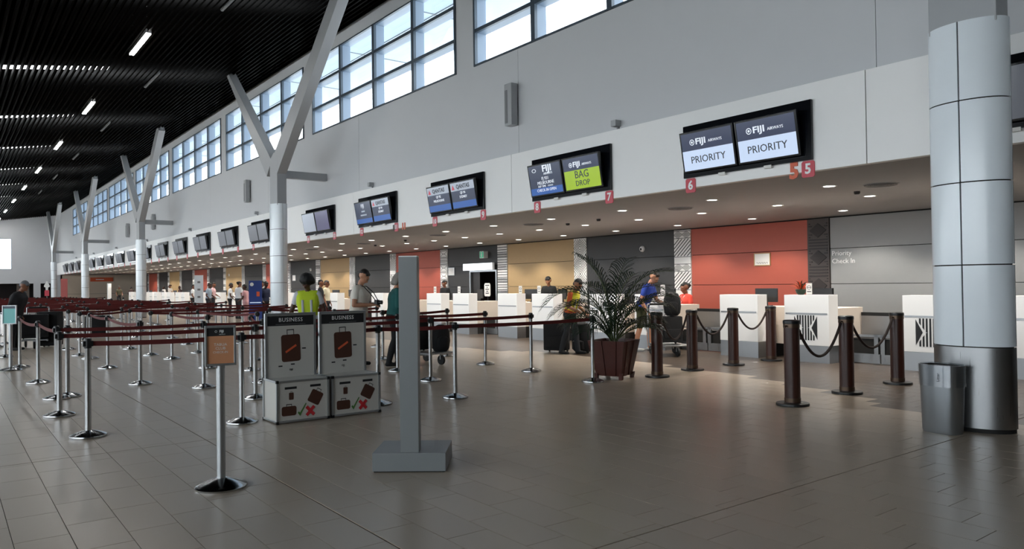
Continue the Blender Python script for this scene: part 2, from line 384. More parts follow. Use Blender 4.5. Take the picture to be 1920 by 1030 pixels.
# doorway
d = struct(thing('door_1', 'open doorway with lit transom in the dark panel bay', 'door', (DX0, BY, 0))); dw = DX1-DX0
del d['category']; del d['label']
MB().box(-.06, 0, -.05, .32, 0, DTOP+.06).box(dw, dw+.06, -.05, .32, 0, DTOP+.06).box(0, dw, -.05, .32, DTOP, DTOP+.06).build('door_frame', 'alu', d)
MB().box(.02, .5, .05, .1, .01, DTOP-.01).build('door_leaf', 'panel_dark', d)
MB().box(-.1, dw+.1, 1.6, 1.7, 0, 2.6).box(-.1, -.02, .3, 1.6, 0, 2.6).box(dw+.02, dw+.1, .3, 1.6, 0, 2.6).box(-.1, dw+.1, .3, 1.7, 2.5, 2.6).box(-.1, dw+.1, .06, 1.7, -.05, 0.0).build('passage', 'shop_dark', d)
t = MB().box(-.35, dw-.05, -.16, -.052, DTOP+.06, DTOP+.33).build('transom_panel', ['silver_panel'], d, bevel=.006)  # silver panel, its reflections put in as mottled colour and faint glow

# ================================================================== SOFFIT, FASCIA, CLERESTORY WALL, ROOF
FY = 9.3; FT = 4.1; CEIL0 = 8.95; SLOPE = .15
def zslat(y): return CEIL0-SLOPE*(9.45-y)
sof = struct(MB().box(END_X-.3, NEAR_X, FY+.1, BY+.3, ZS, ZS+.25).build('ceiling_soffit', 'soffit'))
struct(MB().box(END_X-.3, NEAR_X, 9.78, BY+.3, 3.9, 4.05).build('roof_annex', 'roofing'))
wf = struct(MB().box(END_X, NEAR_X, FY+.02, FY+.1, ZS+.02, FT-.02).build('wall_fascia', 'joint_dark'))
x = NEAR_X
jx = [-4.82-7.4*k for k in range(-1, 11)]
ed = [NEAR_X]+[j for j in jx if END_X < j < NEAR_X]+[END_X]
for a, b in zip(ed, ed[1:]): MB().box(b+.006, a-.006, FY, FY+.12, ZS-.012, FT).build('fascia_panel', 'fascia_white', wf, bevel=.004)
wu = struct(MB().box(END_X, NEAR_X, WY+.02, WY+.3, ZS+.2, FT+.05).build('wall_clerestory', 'white_wall'))
jx = [-4.75-7.4*k for k in range(-1, 11)]
ed = [NEAR_X]+[j for j in jx if END_X < j < NEAR_X]+[END_X]
MB().box(END_X, NEAR_X, WY+.02, WY+.3, FT, SILL-.01).build('backing', 'joint_dark', wu)
for a, b in zip(ed, ed[1:]): MB().box(b+.004, a-.004, WY, WY+.3, FT-.1, SILL).build('wall_panel', 'white_wall', wu)
ws = sorted(WIN)
piers = [(END_X, ws[0][0])]+[(a[1], b[0]) for a, b in zip(ws, ws[1:])]+[(ws[-1][1], NEAR_X)]
for a, b in piers:
    if b-a > .02: MB().box(a, b, WY, WY+.3, SILL, HEAD).build('pier', 'white_wall', wu)
MB().box(END_X, NEAR_X, WY, WY+.3, HEAD, 10.4).build('head_band', 'white_wall', wu)
for n, (x0, x1) in enumerate(ws):
    wo = struct(link('window_%d' % (n+1), None, None, (x0, WY, SILL))); W_ = x1-x0; H_ = HEAD-SILL
    xs = [0, 2.1, 4.25, 6.4, W_]; zs = [0, H_*.335, H_*.668, H_]
    fr = MB()
    for q in xs: fr.box(max(0, q-.065), min(W_, q+.065), -.03, .04, 0, H_)
    for z in zs: fr.box(0, W_, -.025, .04, max(0, z-.04), min(H_, z+.04))
    fr.build('frame', 'frame_dark', wo)  # backlit shade of the inner faces put into this darker colour
    fr = MB()
    for q in xs: fr.box(max(0, q-.035), min(W_, q+.035), .04, .3, 0, H_)
    for z in zs: fr.box(0, W_, .04, .3, max(0, z-.025), min(H_, z+.025))
    fr.build('reveal', 'frame_light', wo)  # sky light on the frame sides put into this paler colour
    for i in range(4):
        for j in range(3): MB().box(xs[i]+.03, xs[i+1]-.03, .27, .28, zs[j]+.02, zs[j+1]-.02).build('pane', 'window_glass', wo)
ev = struct(MB().box(END_X, NEAR_X, WY+.3, WY+3.4, 9.05, 9.3).build('roof_eave', 'eave'))
for k in range(20): MB().box(-4.5*k-.02, -4.5*k+.02, WY+.4, WY+3.3, 9.035, 9.06).build('eave_joint', 'frame_dark', ev)
MB().box(END_X, NEAR_X, WY+1.6, WY+1.64, 9.035, 9.06).build('eave_joint', 'frame_dark', ev)

# sloping roof deck with skylight slots and the slatted ceiling under it
DECK = 1.1
SK = [-21.0-9.07*k for k in range(0, 8)]
ce = MB(); ed = [NEAR_X]+[q for s in SK for q in (s+.32, s-.32)]+[END_X-.3]
yA, yB = FRONT_Y-.3, 9.75
for a, b in zip(ed[::2], ed[1::2]):
    zA, zB = zslat(yA)+DECK, zslat(yB)+DECK
    ce.hexa([(b, yA, zA), (a, yA, zA), (a, yB, zB), (b, yB, zB)], [(b, yA, zA+.03), (a, yA, zA+.03), (a, yB, zB+.03), (b, yB, zB+.03)])
for s in SK:                                                          # ends of the slots stay closed
    for y0, y1 in ((yA, -9.5), (7.2, yB)):
        ce.hexa([(s-.32, y0, zslat(y0)+DECK), (s+.32, y0, zslat(y0)+DECK), (s+.32, y1, zslat(y1)+DECK), (s-.32, y1, zslat(y1)+DECK)], [(s-.32, y0, zslat(y0)+DECK+.03), (s+.32, y0, zslat(y0)+DECK+.03), (s+.32, y1, zslat(y1)+DECK+.03), (s-.32, y1, zslat(y1)+DECK+.03)])
ceil_ = struct(ce.build('ceiling', 'roof_dark'))
sl = MB().box(END_X+.05, 4, -.022, .022, 0, .17).mesh('slat', 'slat')
y = 9.3
while y > -11.5: link('slat', sl, ceil_, (0, y, zslat(y))); y -= .165

# ================================================================== END WALL, FRONT GLAZING, NEAR WALL
wy0, wy1, wz0, wz1 = 1.5, 5.5, 3.5, 6.5
e = MB(); x0, x1 = END_X-.3, END_X
e.box(x0, x1, FRONT_Y, wy0, 2.1, 9.9); e.box(x0, x1, wy1, 9.75, 2.1, 9.9); e.box(x0, x1, wy0, wy1, 2.1, wz0); e.box(x0, x1, wy0, wy1, wz1, 9.9)
e.box(x0, x1, 7.31, 7.89, 0, 2.1); e.box(x0, x1, 9.05, 9.6, 0, 2.1); e.box(x0, x1, FRONT_Y, .5, 0, 2.1)
e.slot(1); e.box(x0, x1, 9.6, BY+.3, 0, ZS+.02)
e.slot(2); e.box(x0-3, x0-2.8, .5, 9.3, 0, 2.2).box(x0-3, x0, .5, 9.3, 2.12, 2.3).box(x0-3, x0, .4, .5, 0, 2.2).box(x0-3, x0, 9.3, 9.4, 0, 2.2).box(x0-3, x0, .5, 9.3, -.1, 0)
we = struct(e.build('wall_end', ['end_wall', 'beige_wall', 'shop_dark']))
cu = MB()
for k in range(14): cu.tube([(x0-.6, 6.0+k*.075, .02), (x0-.6, 6.0+k*.075, 2.05)], .042, 8)
cu.build('curtain', 'curtain', we, smooth=True)
MB().box(END_X-.05, END_X+.02, 9.62, 16.45, .98, 1.0).build('dado_line', 'panel_brown', we)
wn = struct(link('window_%d' % (len(ws)+1), None, None, (END_X-.15, wy0, wz0)))
MB().box(-.05, .05, 0, wy1-wy0, 0, .05).box(-.05, .05, 0, wy1-wy0, wz1-wz0-.05, wz1-wz0).box(-.05, .05, 0, .05, 0, wz1-wz0).box(-.05, .05, wy1-wy0-.05, wy1-wy0, 0, wz1-wz0).build('frame', 'frame_light', wn)
MB().box(-.01, 0, .04, wy1-wy0-.04, .04, wz1-wz0-.04).build('pane', 'window_glass', wn)
fwl = MB(); fwl.box(END_X, NEAR_X, FRONT_Y-.3, FRONT_Y, GZ1, 7.0)
fwl.box(NEAR_X-.3, NEAR_X, FRONT_Y-.3, FRONT_Y, 0, GZ1)
for k in range(1, 7): fwl.box(NEAR_X-16*k-.3, NEAR_X-16*k+.3, FRONT_Y-.3, FRONT_Y, 0, GZ1)
fwl.box(END_X, NEAR_X, FRONT_Y-.3, FRONT_Y, 0, GZ0)
struct(fwl.build('wall_front', 'white_wall'))
for k in range(6):
    x_ = NEAR_X-16*k-15.7; n_ = 7
    wo = struct(link('window_%d' % (len(ws)+2+k), None, None, (x_, FRONT_Y-.15, GZ0)))
    fr = MB()
    for q in range(n_+1): fr.box(q*2.2-.04, q*2.2+.04, -.06, .06, 0, GZ1-GZ0)
    fr.box(0, n_*2.2, -.06, .06, 2.0, 2.08); fr.build('frame', 'frame_dark', wo)
    for q in range(n_): MB().box(q*2.2+.04, q*2.2+2.16, -.005, .005, 0, GZ1-GZ0).build('pane', 'window_glass', wo)
struct(MB().box(NEAR_X, NEAR_X+.3, FRONT_Y-.3, BY+.3, -.2, 10.4).build('wall_near', 'panel_dark'))  # unseen wall, coloured dark to keep bounce light down
struct(MB().box(-160, 60, -60, FRONT_Y-.31, -.4, -.2).build('floor_forecourt', 'roofing'))
# ================================================================== TREE COLUMNS
CYc = 7.95; CX = [-3.1, -21.85, -41.06, -59.36, -77.43]
A_, B_ = .355, .235
def col_panel(a0, a1, z0, z1, t=.018, n=14):
    mb = MB(); vs = []; fs = []
    for i in range(n+1):
        a = a0+(a1-a0)*i/n
        for (ra, rb) in ((A_, B_), (A_-t, B_-t)):
            for z in (z0, z1): vs.append((ra*math.cos(a), rb*math.sin(a), z))
    for i in range(n):
        o = i*4; p = o+4
        fs += [(o, p, p+1, o+1), (o+2, o+3, p+3, p+2), (o+1, p+1, p+3, o+3), (o, o+2, p+2, p)]
    fs += [(0, 1, 3, 2), (n*4, n*4+2, n*4+3, n*4+1)]
    return mb.add(vs, fs)
zj = [.8, 1.575, 2.36, 3.14, 3.9]
T2 = -21.85
def P2(x, y): p = onY(x, y, CYc); return (p.x-T2, p.z)
rb0, rb1 = P2(522, 287), P2(588, 120); lb0, lb1 = P2(512, 290), P2(424, 122)
k = (8.72-rb0[1])/(rb1[1]-rb0[1]); rb1 = (rb0[0]+(rb1[0]-rb0[0])*k, 8.72)
def limb(p, q, w0, w1, y0, y1):
    d_ = Vector((q[0]-p[0], q[1]-p[1])).normalized(); n = Vector((-d_.y, d_.x))
    return MB().prism([(p[0]-n.x*w0/2, p[1]-n.y*w0/2), (q[0]-n.x*w1/2, q[1]-n.y*w1/2), (q[0]+n.x*w1/2, q[1]+n.y*w1/2), (p[0]+n.x*w0/2, p[1]+n.y*w0/2)], y0, y1)
def make_column():
    r = thing('tree_column', '', 'column', (CX[0], CYc, 0))
    MB().lathe([(1, 0), (1, 3.9)], 40, sx=A_-.02, sy=B_-.02).build('core', 'joint_dark', r, smooth=True)
    g = .012
    for z0, z1 in zip(zj, zj[1:]):
        for q in range(4): col_panel(q*math.pi/2+g/2/.3, (q+1)*math.pi/2-g/2/.3, z0+g/2, z1-g/2).build('cladding_panel', 'column_panel', r, smooth=True)
    MB().lathe([(1, 0), (1, .04)], 40, sx=A_-.012, sy=B_-.012).build('plinth', 'rubber', r, smooth=True)
    MB().lathe([(1, .04), (1, .795)], 40, sx=A_, sy=B_).build('steel_base', 'steel', r, smooth=True)
    MB().box(-.3, .3, -.14, .14, 3.85, 5.0).build('trunk', 'tree_paint', r, bevel=.008)
    MB().prism([(-.3, 4.98), (.3, 4.98), (.36, 5.2), (.04, 5.42), (-.34, 5.2)], -.14, .14).build('fork', 'tree_paint', r, bevel=.006)
    limb((rb0[0]+.05, 5.0), rb1, .62, .42, -.138, .138).build('branch', 'tree_paint', r, bevel=.008)
    limb((lb0[0]+.02, 5.0), (lb1[0]+.06, lb1[1]), .6, .1, -.136, .136).build('branch', 'tree_paint', r, bevel=.008)
    MB().box(rb1[0]-.08, rb1[0]+.08, -.06, .06, rb1[1]-.12, zslat(CYc)+.3).build('head_pin', 'steel_dull', r)
    MB().box(-.1, .1, .1, WY-CYc-.01, 4.68, 4.9).build('tie_arm', 'tree_paint', r, bevel=.006)
    return r
colm = make_column()
names = ['big white and steel clad column on the right with a bin against it', 'forked tree column rising behind the two business baggage stands', 'second forked tree column counted from the baggage stands into the hall', 'third forked tree column counted from the baggage stands into the hall', 'farthest forked tree column close to the end wall']
colm['label'] = names[0]
for x, l in zip(CX[1:], names[1:]): clone(colm, (x, CYc, 0), label=l)

# ================================================================== CEILING AND SOFFIT LIGHTS
def linear_light(lit, x, y, ln, wd, label, group):
    z = zslat(y)
    r = thing('linear_light', label, 'ceiling light', (x, y, z), group=group)
    MB().box(-ln/2, ln/2, -wd/2, wd/2, -.02, .08).build('housing', 'fixture_grey', r)
    MB().box(-ln/2+.02, ln/2-.02, -wd/2+.008, wd/2-.008, -.045, -.0205).build('diffuser', 'tube_lens' if lit else 'fixture_grey', r)
    for s in (-1, 1): MB().tube([(s*ln*.4, 0, .08), (s*ln*.4, 0, DECK)], .006, 6).build('hanger', 'fixture_grey', r)
for k in range(8): linear_light(True, -22.5-9.0*k, 4.36, 2.25, .13, ['lit linear ceiling light nearest the camera, in the slatted ceiling', 'second lit linear ceiling light counted from the nearest one'][k] if k < 2 else 'lit linear ceiling light farther along the row in the slatted ceiling', 'lit lights of the slatted ceiling')
for k in range(6): linear_light(False, -18.1-8.85*k, 5.58, 2.1, .07, 'unlit thin linear fitting in the slatted ceiling nearer the window wall', 'unlit fittings of the slatted ceiling')
lens = MB().lathe([(.085, -.004), (.085, 0)], 20).mesh('lens', 'lamp_lens'); rim = MB().lathe([(.115, -.008), (.115, 0), (.088, 0), (.088, -.008)], 20, ring=True).mesh('rim', 'lettering_white', smooth=True)
sp = bpy.data.lights.new('downlight_beam', 'SPOT'); sp.energy = DOWN; sp.color = (1, .94, .86); sp.spot_size = R_(126); sp.spot_blend = .45; sp.shadow_soft_size = .07
def downlight(x, y, label, group):
    r = thing('downlight', label, 'downlight', (x, y, ZS), group=group)
    link('rim', rim, r); link('lens', lens, r); o = link('beam', sp, r, (0, 0, -.02))
rows = [(11.1, -6.36, 2.25, 'recessed downlight in the soffit row nearest the fascia'), (13.05, -6.72, 1.84, 'recessed downlight in the middle row of the soffit'), (15.3, -8.46, 2.26, 'recessed downlight in the soffit row nearest the coloured wall')]
for y, x0, p, l in rows:
    x = x0+p
    while x > -80: downlight(x, y, l, l.replace('recessed downlight', 'downlights')); x -= p
vb = MB().lathe([(.26, -.008), (.26, 0)], 28).mesh('vent_plate', 'soffit', smooth=True)
vr = MB()
for r0 in (.08, .13, .18, .23): vr.lathe([(r0, -.024), (r0+.01, -.009), (r0-.025, -.009)], 28, ring=True)
vr = vr.mesh('vent_ring', 'fixture_grey', smooth=True); vc = MB().lathe([(.19, -.0095), (.19, -.0085)], 24).mesh('vent_throat', 'joint_dark')
for i, (x, y) in enumerate([(-5.8, 11.6), (-9.9, 11.75), (-14.5, 11.7), (-19.0, 11.7), (-23.9, 11.7), (-28.5, 11.7), (-33, 11.7)]):
    r = thing('air_diffuser', ['round air diffuser in the soffit near the big right column', 'round air diffuser in the soffit between the BAG DROP and PRIORITY screens', 'round air diffuser in the soffit just left of the BAG DROP screen', 'round air diffuser in the soffit right of the grey pillar top', 'round air diffuser in the soffit above the man in the white t-shirt', 'round air diffuser in the soffit just left of the second column', 'farthest round air diffuser in the soffit'][i], 'air vent', (x, y, ZS))
    link('vent_plate', vb, r); link('vent_throat', vc, r); link('vent_ring', vr, r)
ss = MB().lathe([(.035, -.05), (.05, -.03), (.05, 0)], 12).mesh('sprinkler', 'black_plastic', smooth=True)
for i, (x, y) in enumerate([(-6.5, 12.2), (-12.6, 12.1), (-13.9, 12.3), (-21.5, 12.0), (-24.6, 12.5)]):
    tag(link('smoke_detector', ss, None, (x, y, ZS)), 'small dark detector on the underside of the soffit', 'detector', 'detectors on the soffit')

# ================================================================== WALL-MOUNTED LINE SPEAKERS AND SMALL LAMPS
sb = MB().box(-.12, .12, -.2, -.04, -.43, .43).mesh('cabinet', 'tree_paint', bevel=.012); sg = MB().box(-.1, -.02, -.207, -.199, -.38, .3).mesh('grille', 'fixture_grey'); sk = MB().box(-.05, .05, -.05, 0, -.25, .25).mesh('bracket', 'fixture_grey')
for i, (x, l) in enumerate([(-12.25, 'grey column loudspeaker on the white wall above screens 7 and 8'), (-29.0, 'grey column loudspeaker on the wall just left of the second column'), (-45.0, 'grey column loudspeaker on the wall right of the third column'), (-52.2, 'grey column loudspeaker on the wall between the third and fourth columns'), (-70, 'grey column loudspeaker on the wall near the farthest column')]):
    r = thing('wall_speaker', l, 'speaker', (x, WY, 5.13)); link('cabinet', sb, r); link('grille', sg, r); link('bracket', sk, r)
fb = MB().box(-.06, .06, -.14, -.01, -.05, .06).mesh('housing', 'camera_grey', bevel=.008); fa = MB().box(-.02, .02, -.03, .0, -.09, -.03).mesh('bracket', 'fixture_grey')
for i in range(8):
    r = thing('ledge_lamp', 'small grey spot fitting on the ledge above the fascia', 'spotlight', (-9.3-9.4*i, WY, 4.22), group='spot fittings above the fascia'); link('housing', fb, r); link('bracket', fa, r)

# ================================================================== DISPLAY BOARDS ON THE FASCIA
BZ0, BZ1 = 3.06, 3.87
scr_case = MB().box(-.49, .49, -.03, .03, -.31, .31).mesh('screen', 'screen_black', bevel=.008)
def screen(parent, cx_, kind):
    s = link('screen', scr_case, parent); s.location = (cx_, -.135, .375); s.rotation_euler = (R_(10), 0, 0)
    W_, H_ = .46, .28; y = -.0305
    def area(x0, x1, z0, z1, mt, yy=y): MB().box(x0, x1, yy-.002, yy, z0, z1).build('display_area', mt, s)
    def t(st, size, x, z, mt='screen_text', **k): text(st, size, mt, s, (x, y-.004, z), **k)
    if kind in ('priority', 'bag', 'melb'):
        def logo(z, sc=1., x=0):
            ring = MB().lathe([(.045*sc, -.001), (.045*sc, .001), (.034*sc, .001), (.034*sc, -.001)], 20, ring=True)
            ring.v = [(p[0]+x-.26*sc, y-.004+p[2], p[1]+z) for p in ring.v]; ring.build('emblem', 'screen_text', s)
            d_ = MB().lathe([(.018*sc, -.001), (.018*sc, .001)], 12); d_.v = [(p[0]+x-.26*sc, y-.004+p[2], p[1]+z) for p in d_.v]; d_.build('emblem', 'screen_text', s)
            t('FIJI', .125*sc, x-.1*sc, z, bold=.003, sx=1.3); t('AIRWAYS', .058*sc, x+.16*sc, z-.016*sc)
    if kind == 'priority':
        area(-W_, W_, .02, H_, 'screen_navy'); area(-W_, W_, -H_, .02, 'screen_pale'); logo(.14); t('PRIORITY', .15, 0, -.13, 'screen_ink')
    elif kind == 'bag':
        area(-W_, W_, .06, H_, 'screen_navy'); area(-W_, W_, -H_, .06, 'screen_lime'); logo(.16); t('BAG', .19, 0, -.03, 'screen_ink'); t('DROP', .14, 0, -.185, 'screen_ink')
    elif kind == 'melb':
        area(-W_, W_, -.15, H_, 'screen_slate'); area(-W_, W_, -H_, -.15, 'screen_blue')
        ring = MB().lathe([(.06, -.001), (.06, .001), (.045, .001), (.045, -.001)], 20, sy=.6, ring=True); ring.v = [(p[0]-.3, y-.004+p[2], p[1]+.19) for p in ring.v]; ring.build('emblem', 'screen_text', s)
        t('FIJI', .17, .08, .2, bold=.004, sx=1.35); t('AIRWAYS', .06, .1, .105); t('FJ 931', .085, 0, .02); t('MELBOURNE', .085, 0, -.06); t('DEP TIME', .055, -.12, -.125); area(.05, .2, -.14, -.11, 'screen_grey', y-.003); t('CHECK-IN OPEN', .075, 0, -.2)
    elif kind in ('syd', 'qmel'):
        area(-W_, W_, .1, H_, 'screen_grey'); area(-W_, W_, -.14, .1, 'screen_slate'); area(-W_, W_, -H_, -.14, 'screen_blue')
        MB().prism([(-.42, .13), (-.3, .13), (-.36, .24)], y-.005, y-.002).build('emblem', 'screen_red', s)
        t('QANTAS', .13, .03, .185, 'screen_ink', bold=.003); t('QF 94' if kind == 'syd' else 'QF 92', .08, 0, .045); t('SYDNEY' if kind == 'syd' else 'MELBOURNE', .08, 0, -.045)
    elif kind == 'fj': area(-W_, W_, -.16, H_, 'screen_slate'); area(-W_, W_, -H_, -.16, 'screen_blue'); t('FIJI', .15, 0, .18); area(-.1, .1, .02, .06, 'screen_grey', y-.003); area(-.18, .18, -.08, -.04, 'screen_grey', y-.003)
    elif kind == 'plain': area(-W_, W_, -H_, H_, 'screen_purple')
    elif kind == 'pale': area(-W_, W_, -H_, H_, 'screen_grey')
    else: area(-W_, W_, -H_, H_, 'screen_haze')  # switched-off screens: reflected grey put in as a faint glow
    return s
bxs = [-3.88, -7.71, -11.49, -15.32, -19.2, -23.0, -28.28]+[-32.1-3.82*k for k in range(14)]
content = [('off', 'off'), ('priority', 'priority'), ('melb', 'bag'), ('qmel', 'syd'), ('fj', 'syd'), ('pale', 'plain'), ('off', 'off')]
lbl = ['black display board half hidden behind the big right column', 'black display board with two white PRIORITY screens', 'black display board with a MELBOURNE screen and a lime BAG DROP screen', 'black display board with MELBOURNE and SYDNEY flight screens above desks 9 and 10', 'black display board with dim flight screens above desks 11 and 12', 'black display board with a glary screen and a purple screen', 'black display board peeping out left of the second column']
plate = MB().prism([(x_, z_) for x_, z_ in [(-.075, -.11), (.075, -.11), (.095, -.09), (.095, .09), (.075, .11), (-.075, .11), (-.095, .09), (-.095, -.09)]], -.012, 0).mesh('plate', 'sign_red')
nums = [(4, 3), (6, 5), (8, 7), (10, 9), (12, 11), (14, 13), (16, 15)]
for i, x in enumerate(bxs):
    if x < -86: break
    far = i >= 7
    r = thing('display_board', lbl[i] if not far else 'dark twin-screen display board in the far run of the fascia', 'screen', (x, FY-.004, BZ0), group='far display boards' if far else None)
    MB().box(0, 2.17, -.05, 0, 0, BZ1-BZ0).build('backing_board', 'screen_black', r, bevel=.006)
    c = content[i] if not far else ('off', 'off')
    screen(r, .55, c[0]); screen(r, 1.56, c[1])
    for cx_ in (.72, 1.5): MB().box(cx_-.06, cx_+.06, -.055, -.01, -.03, .012).build('clip', 'paper', r)
    for q, cx_ in ((0, .1), (1, 2.09)):
        if i < 7:
            n = nums[i][q]
            s = thing('number_sign', 'red desk number sign under the %s end of the %s' % (('left', 'right')[q], ['board behind the big column', 'twin PRIORITY board', 'BAG DROP board', 'MELBOURNE and SYDNEY board', 'dim board beside an orange numeral', 'board with the purple screen', 'board left of the second column'][i]), 'sign', (x+cx_, FY, BZ0-.115)); link('plate', plate, s); text(str(n), .19 if n < 10 else .15, 'lettering_white', s, (0, -.0135, 0), bold=.006)
        else:
            s = thing('number_sign', 'red desk number sign under a far display board', 'sign', (x+cx_, FY, BZ0-.115), group='far desk number signs'); link('plate', plate, s)
# older cut-out numerals left beside two of the signs
for st, x, l, sz in (('5', -5.83, 'loose orange numeral 5 left beside the number sign 5', .29), ('11', -17.22, 'small dark numeral 11 left of the number sign 11', .17), ('11', -16.72, 'orange numeral 11 right of the number sign 11', .22)):
    o = text(st, sz, 'sign_orange' if 'orange' in l else 'panel_brown', None, (x, FY-.008, BZ0-.125), bold=.012, ext=.006, name='wall_numeral'); tag(o, l, 'numeral')

# ================================================================== THINGS ON THE COUNTER WALL
t_ = thing('wall_sign', 'white Priority Check In lettering on the grey panel', 'lettering', (-9.42, BY, 2.1)); text('Priority', .155, 'lettering_white', t_, (0, -.003, -.04), align='LEFT', ext=.003); text('Check In', .155, 'lettering_white', t_, (0, -.003, -.22), align='LEFT', ext=.003)
def framed(name, x0, x1, z0, z1, label, fm='alu', tx=None):
    r = thing(name, label, 'notice', ((x0+x1)/2, BY, z0)); w_, h_ = (x1-x0)/2, z1-z0
    MB().box(-w_, w_, -.03, -.001, 0, .02).box(-w_, w_, -.03, -.001, h_-.02, h_).box(-w_, -w_+.02, -.03, -.001, .02, h_-.02).box(w_-.02, w_, -.03, -.001, .02, h_-.02).build('frame', fm, r)
    MB().box(-w_+.018, w_-.018, -.02, -.004, .018, h_-.018).build('sheet', 'paper', r)
    if tx: MB().tube([(-w_*.7+i*w_*1.4/14, -.022, .07+.022*math.sin(i*2.1)) for i in range(15)], .004, 5).build('signature', 'print_black', r)
    return r
p, q = onY(1415, 499, BY), onY(1445, 474, BY); framed('framed_notice', p.x, q.x, p.z, q.z, 'framed white notice on the red panel behind desk 6', 'panel_tan', True)
p, q = onY(841, 517, BY), onY(853, 502, BY); framed('framed_notice', p.x, q.x, p.z, q.z, 'framed pale notice left of the lit doorway')
p, q = onY(549, 527, BY), onY(555, 516, BY); framed('framed_notice', p.x, q.x, p.z, q.z, 'small framed notice on dark panel right of the second column')
for i, (x_, y_, l) in enumerate([(1205, 467, 'small white dome camera on the dark panel behind the palm'), (583, 506, 'small white dome camera on the dark panel above the woman in the hi-vis vest'), (430, 516, 'small dome camera on a far tan panel')]):
    p = onY(x_, y_, BY); r = thing('dome_camera', l, 'camera', (p.x, BY, p.z))
    b_ = MB().lathe([(.09, 0), (.085, .04), (.06, .075), (.02, .09)], 16); b_.v = [(a, -c, b) for a, b, c in b_.v]; b_.build('housing', 'lettering_white', r, smooth=True)
    b_ = MB().lathe([(.045, .06), (.04, .085), (.02, .1)], 14); b_.v = [(a, -c, b-.01) for a, b, c in b_.v]; b_.build('lens', 'black_plastic', r, smooth=True)
p = onY(903, 478, BY-.2); r = thing('exit_sign', 'green and white exit sign above the lit doorway', 'exit sign', (p.x, BY, p.z))
MB().box(-.14, .14, -.2, -.001, -.13, .13).build('box', 'lettering_white', r, bevel=.006); MB().box(-.12, .12, -.206, -.2, -.11, .11).build('legend_plate', 'exit_green', r)
MB().box(-.035, .035, -.21, -.205, -.08, .05).prism([(-.03, .06), (.03, .06), (.03, .1), (-.03, .1)], -.21, -.205).build('running_figure', 'lettering_white', r)
p = onY(217, 526, BY); r = thing('hanging_sign', 'long orange sign on the far beige wall', 'sign', (END_X, 13.3, 2.25))
MB().box(.01, .06, -1.05, 1.05, 0, .42).build('panel', 'sign_orange', r); MB().box(.06, .064, -.55, .2, .17, .24).build('print', 'lettering_white', r)
# ================================================================== CHECK-IN COUNTERS
CY = 12.2; CW = .86
def kmark(mb, x0, z0, s):
    """the printed mark: two inward triangles with upright bars between"""
    mb.prism([(x0, z0+.04*s), (x0+.24*s, z0+.5*s), (x0, z0+.96*s)], -.006, 0); mb.prism([(x0+s, z0+.04*s), (x0+s, z0+.96*s), (x0+.76*s, z0+.5*s)], -.006, 0)
    def clip(u):                                                      # free height either side of the triangles
        d_ = min(u, 1-u)
        return max(0, .5*(1-d_/.36)) if d_ < .36 else 0.
    for u in (.12, .235, .35, .47, .59, .705, .82):
        c0, c1 = clip(u), clip(u+.06)
        a, b = x0+u*s, x0+(u+.06)*s
        if max(c0, c1) <= 0: mb.prism([(a, z0), (b, z0), (b, z0+s), (a, z0+s)], -.006, 0)
        else:
            if min(.5-c0, .5-c1) > .03:
                mb.prism([(a, z0), (b, z0), (b, z0+(.5-c1)*s), (a, z0+(.5-c0)*s)], -.006, 0)
                mb.prism([(a, z0+(.5+c0)*s), (b, z0+(.5+c1)*s), (b, z0+s), (a, z0+s)], -.006, 0)
body = MB().box(0, CW, 0, .3, .3, 1.19).mesh('body', 'counter_white', bevel=.006)
kick = MB().box(.004, CW-.004, .006, .3, 0, .3).mesh('kick_plate', 'steel_dull')
trim = MB().box(.03, CW-.03, -.006, 0, .845, .872).mesh('trim_strip', 'steel')
desk = MB().box(.004, CW-.004, .3, 1.15, .3, .95).mesh('desk', 'counter_warm', bevel=.005)
dkick = MB().box(.01, CW-.01, .3, 1.12, 0, .3).mesh('desk_plinth', 'joint_dark')
bridge = MB().box(-.54, 0, .55, 1.15, .25, .95).mesh('desk_return', 'counter_warm', bevel=.005)
def counter(x, right, label, group=None, mark=False):
    r = thing('check_in_counter', label, 'counter', (x, CY, 0), group=group)
    for n, d_ in (('body', body), ('kick_plate', kick), ('trim_strip', trim), ('desk', desk), ('desk_plinth', dkick)): link(n, d_, r)
    if right: link('desk_return', bridge, r)
    if mark: mb = MB(); kmark(mb, .2, .39, .44); mb.build('printed_mark', 'print_black', r)
    return r
mon_s = MB().box(-.22, .22, -.02, .02, .08, .35).mesh('monitor_case', 'black_plastic', bevel=.006); mon_f = MB().box(-.1, .1, -.08, .08, 0, .015).box(-.02, .02, .0, .025, .015, .12).mesh('monitor_foot', 'black_plastic')
def monitor(x, y, label, group=None, rz=0.):
    r = thing('monitor', label, 'monitor', (x, y, .95), rz, group); link('monitor_case', mon_s, r); link('monitor_foot', mon_f, r)
nb = MB().box(-.055, .055, -.004, .004, .0, .21).box(-.055, .055, -.03, .03, 0, .006).mesh('holder', 'acrylic'); ns = MB().box(-.05, .05, -.006, -.0042, .008, .205).mesh('sheet', 'paper')
nd = MB().lathe([(.036, -.0006), (.036, .0006), (.029, .0006), (.029, -.0006)], 18, ring=True); nd.v = [(a, -.0068+c, b+.13) for a, b, c in nd.v]; nd.box(-.028, .028, -.0074, -.0062, .126, .134); nd.box(-.035, .035, -.0074, -.0062, .05, .065); nd = nd.mesh('print', 'print_black')
def notice(x, label, y=CY+.13, z=1.19, rz=.35):
    r = thing('counter_notice', label, 'notice', (x, y, z), rz); link('holder', nb, r); link('sheet', ns, r); link('print', nd, r)
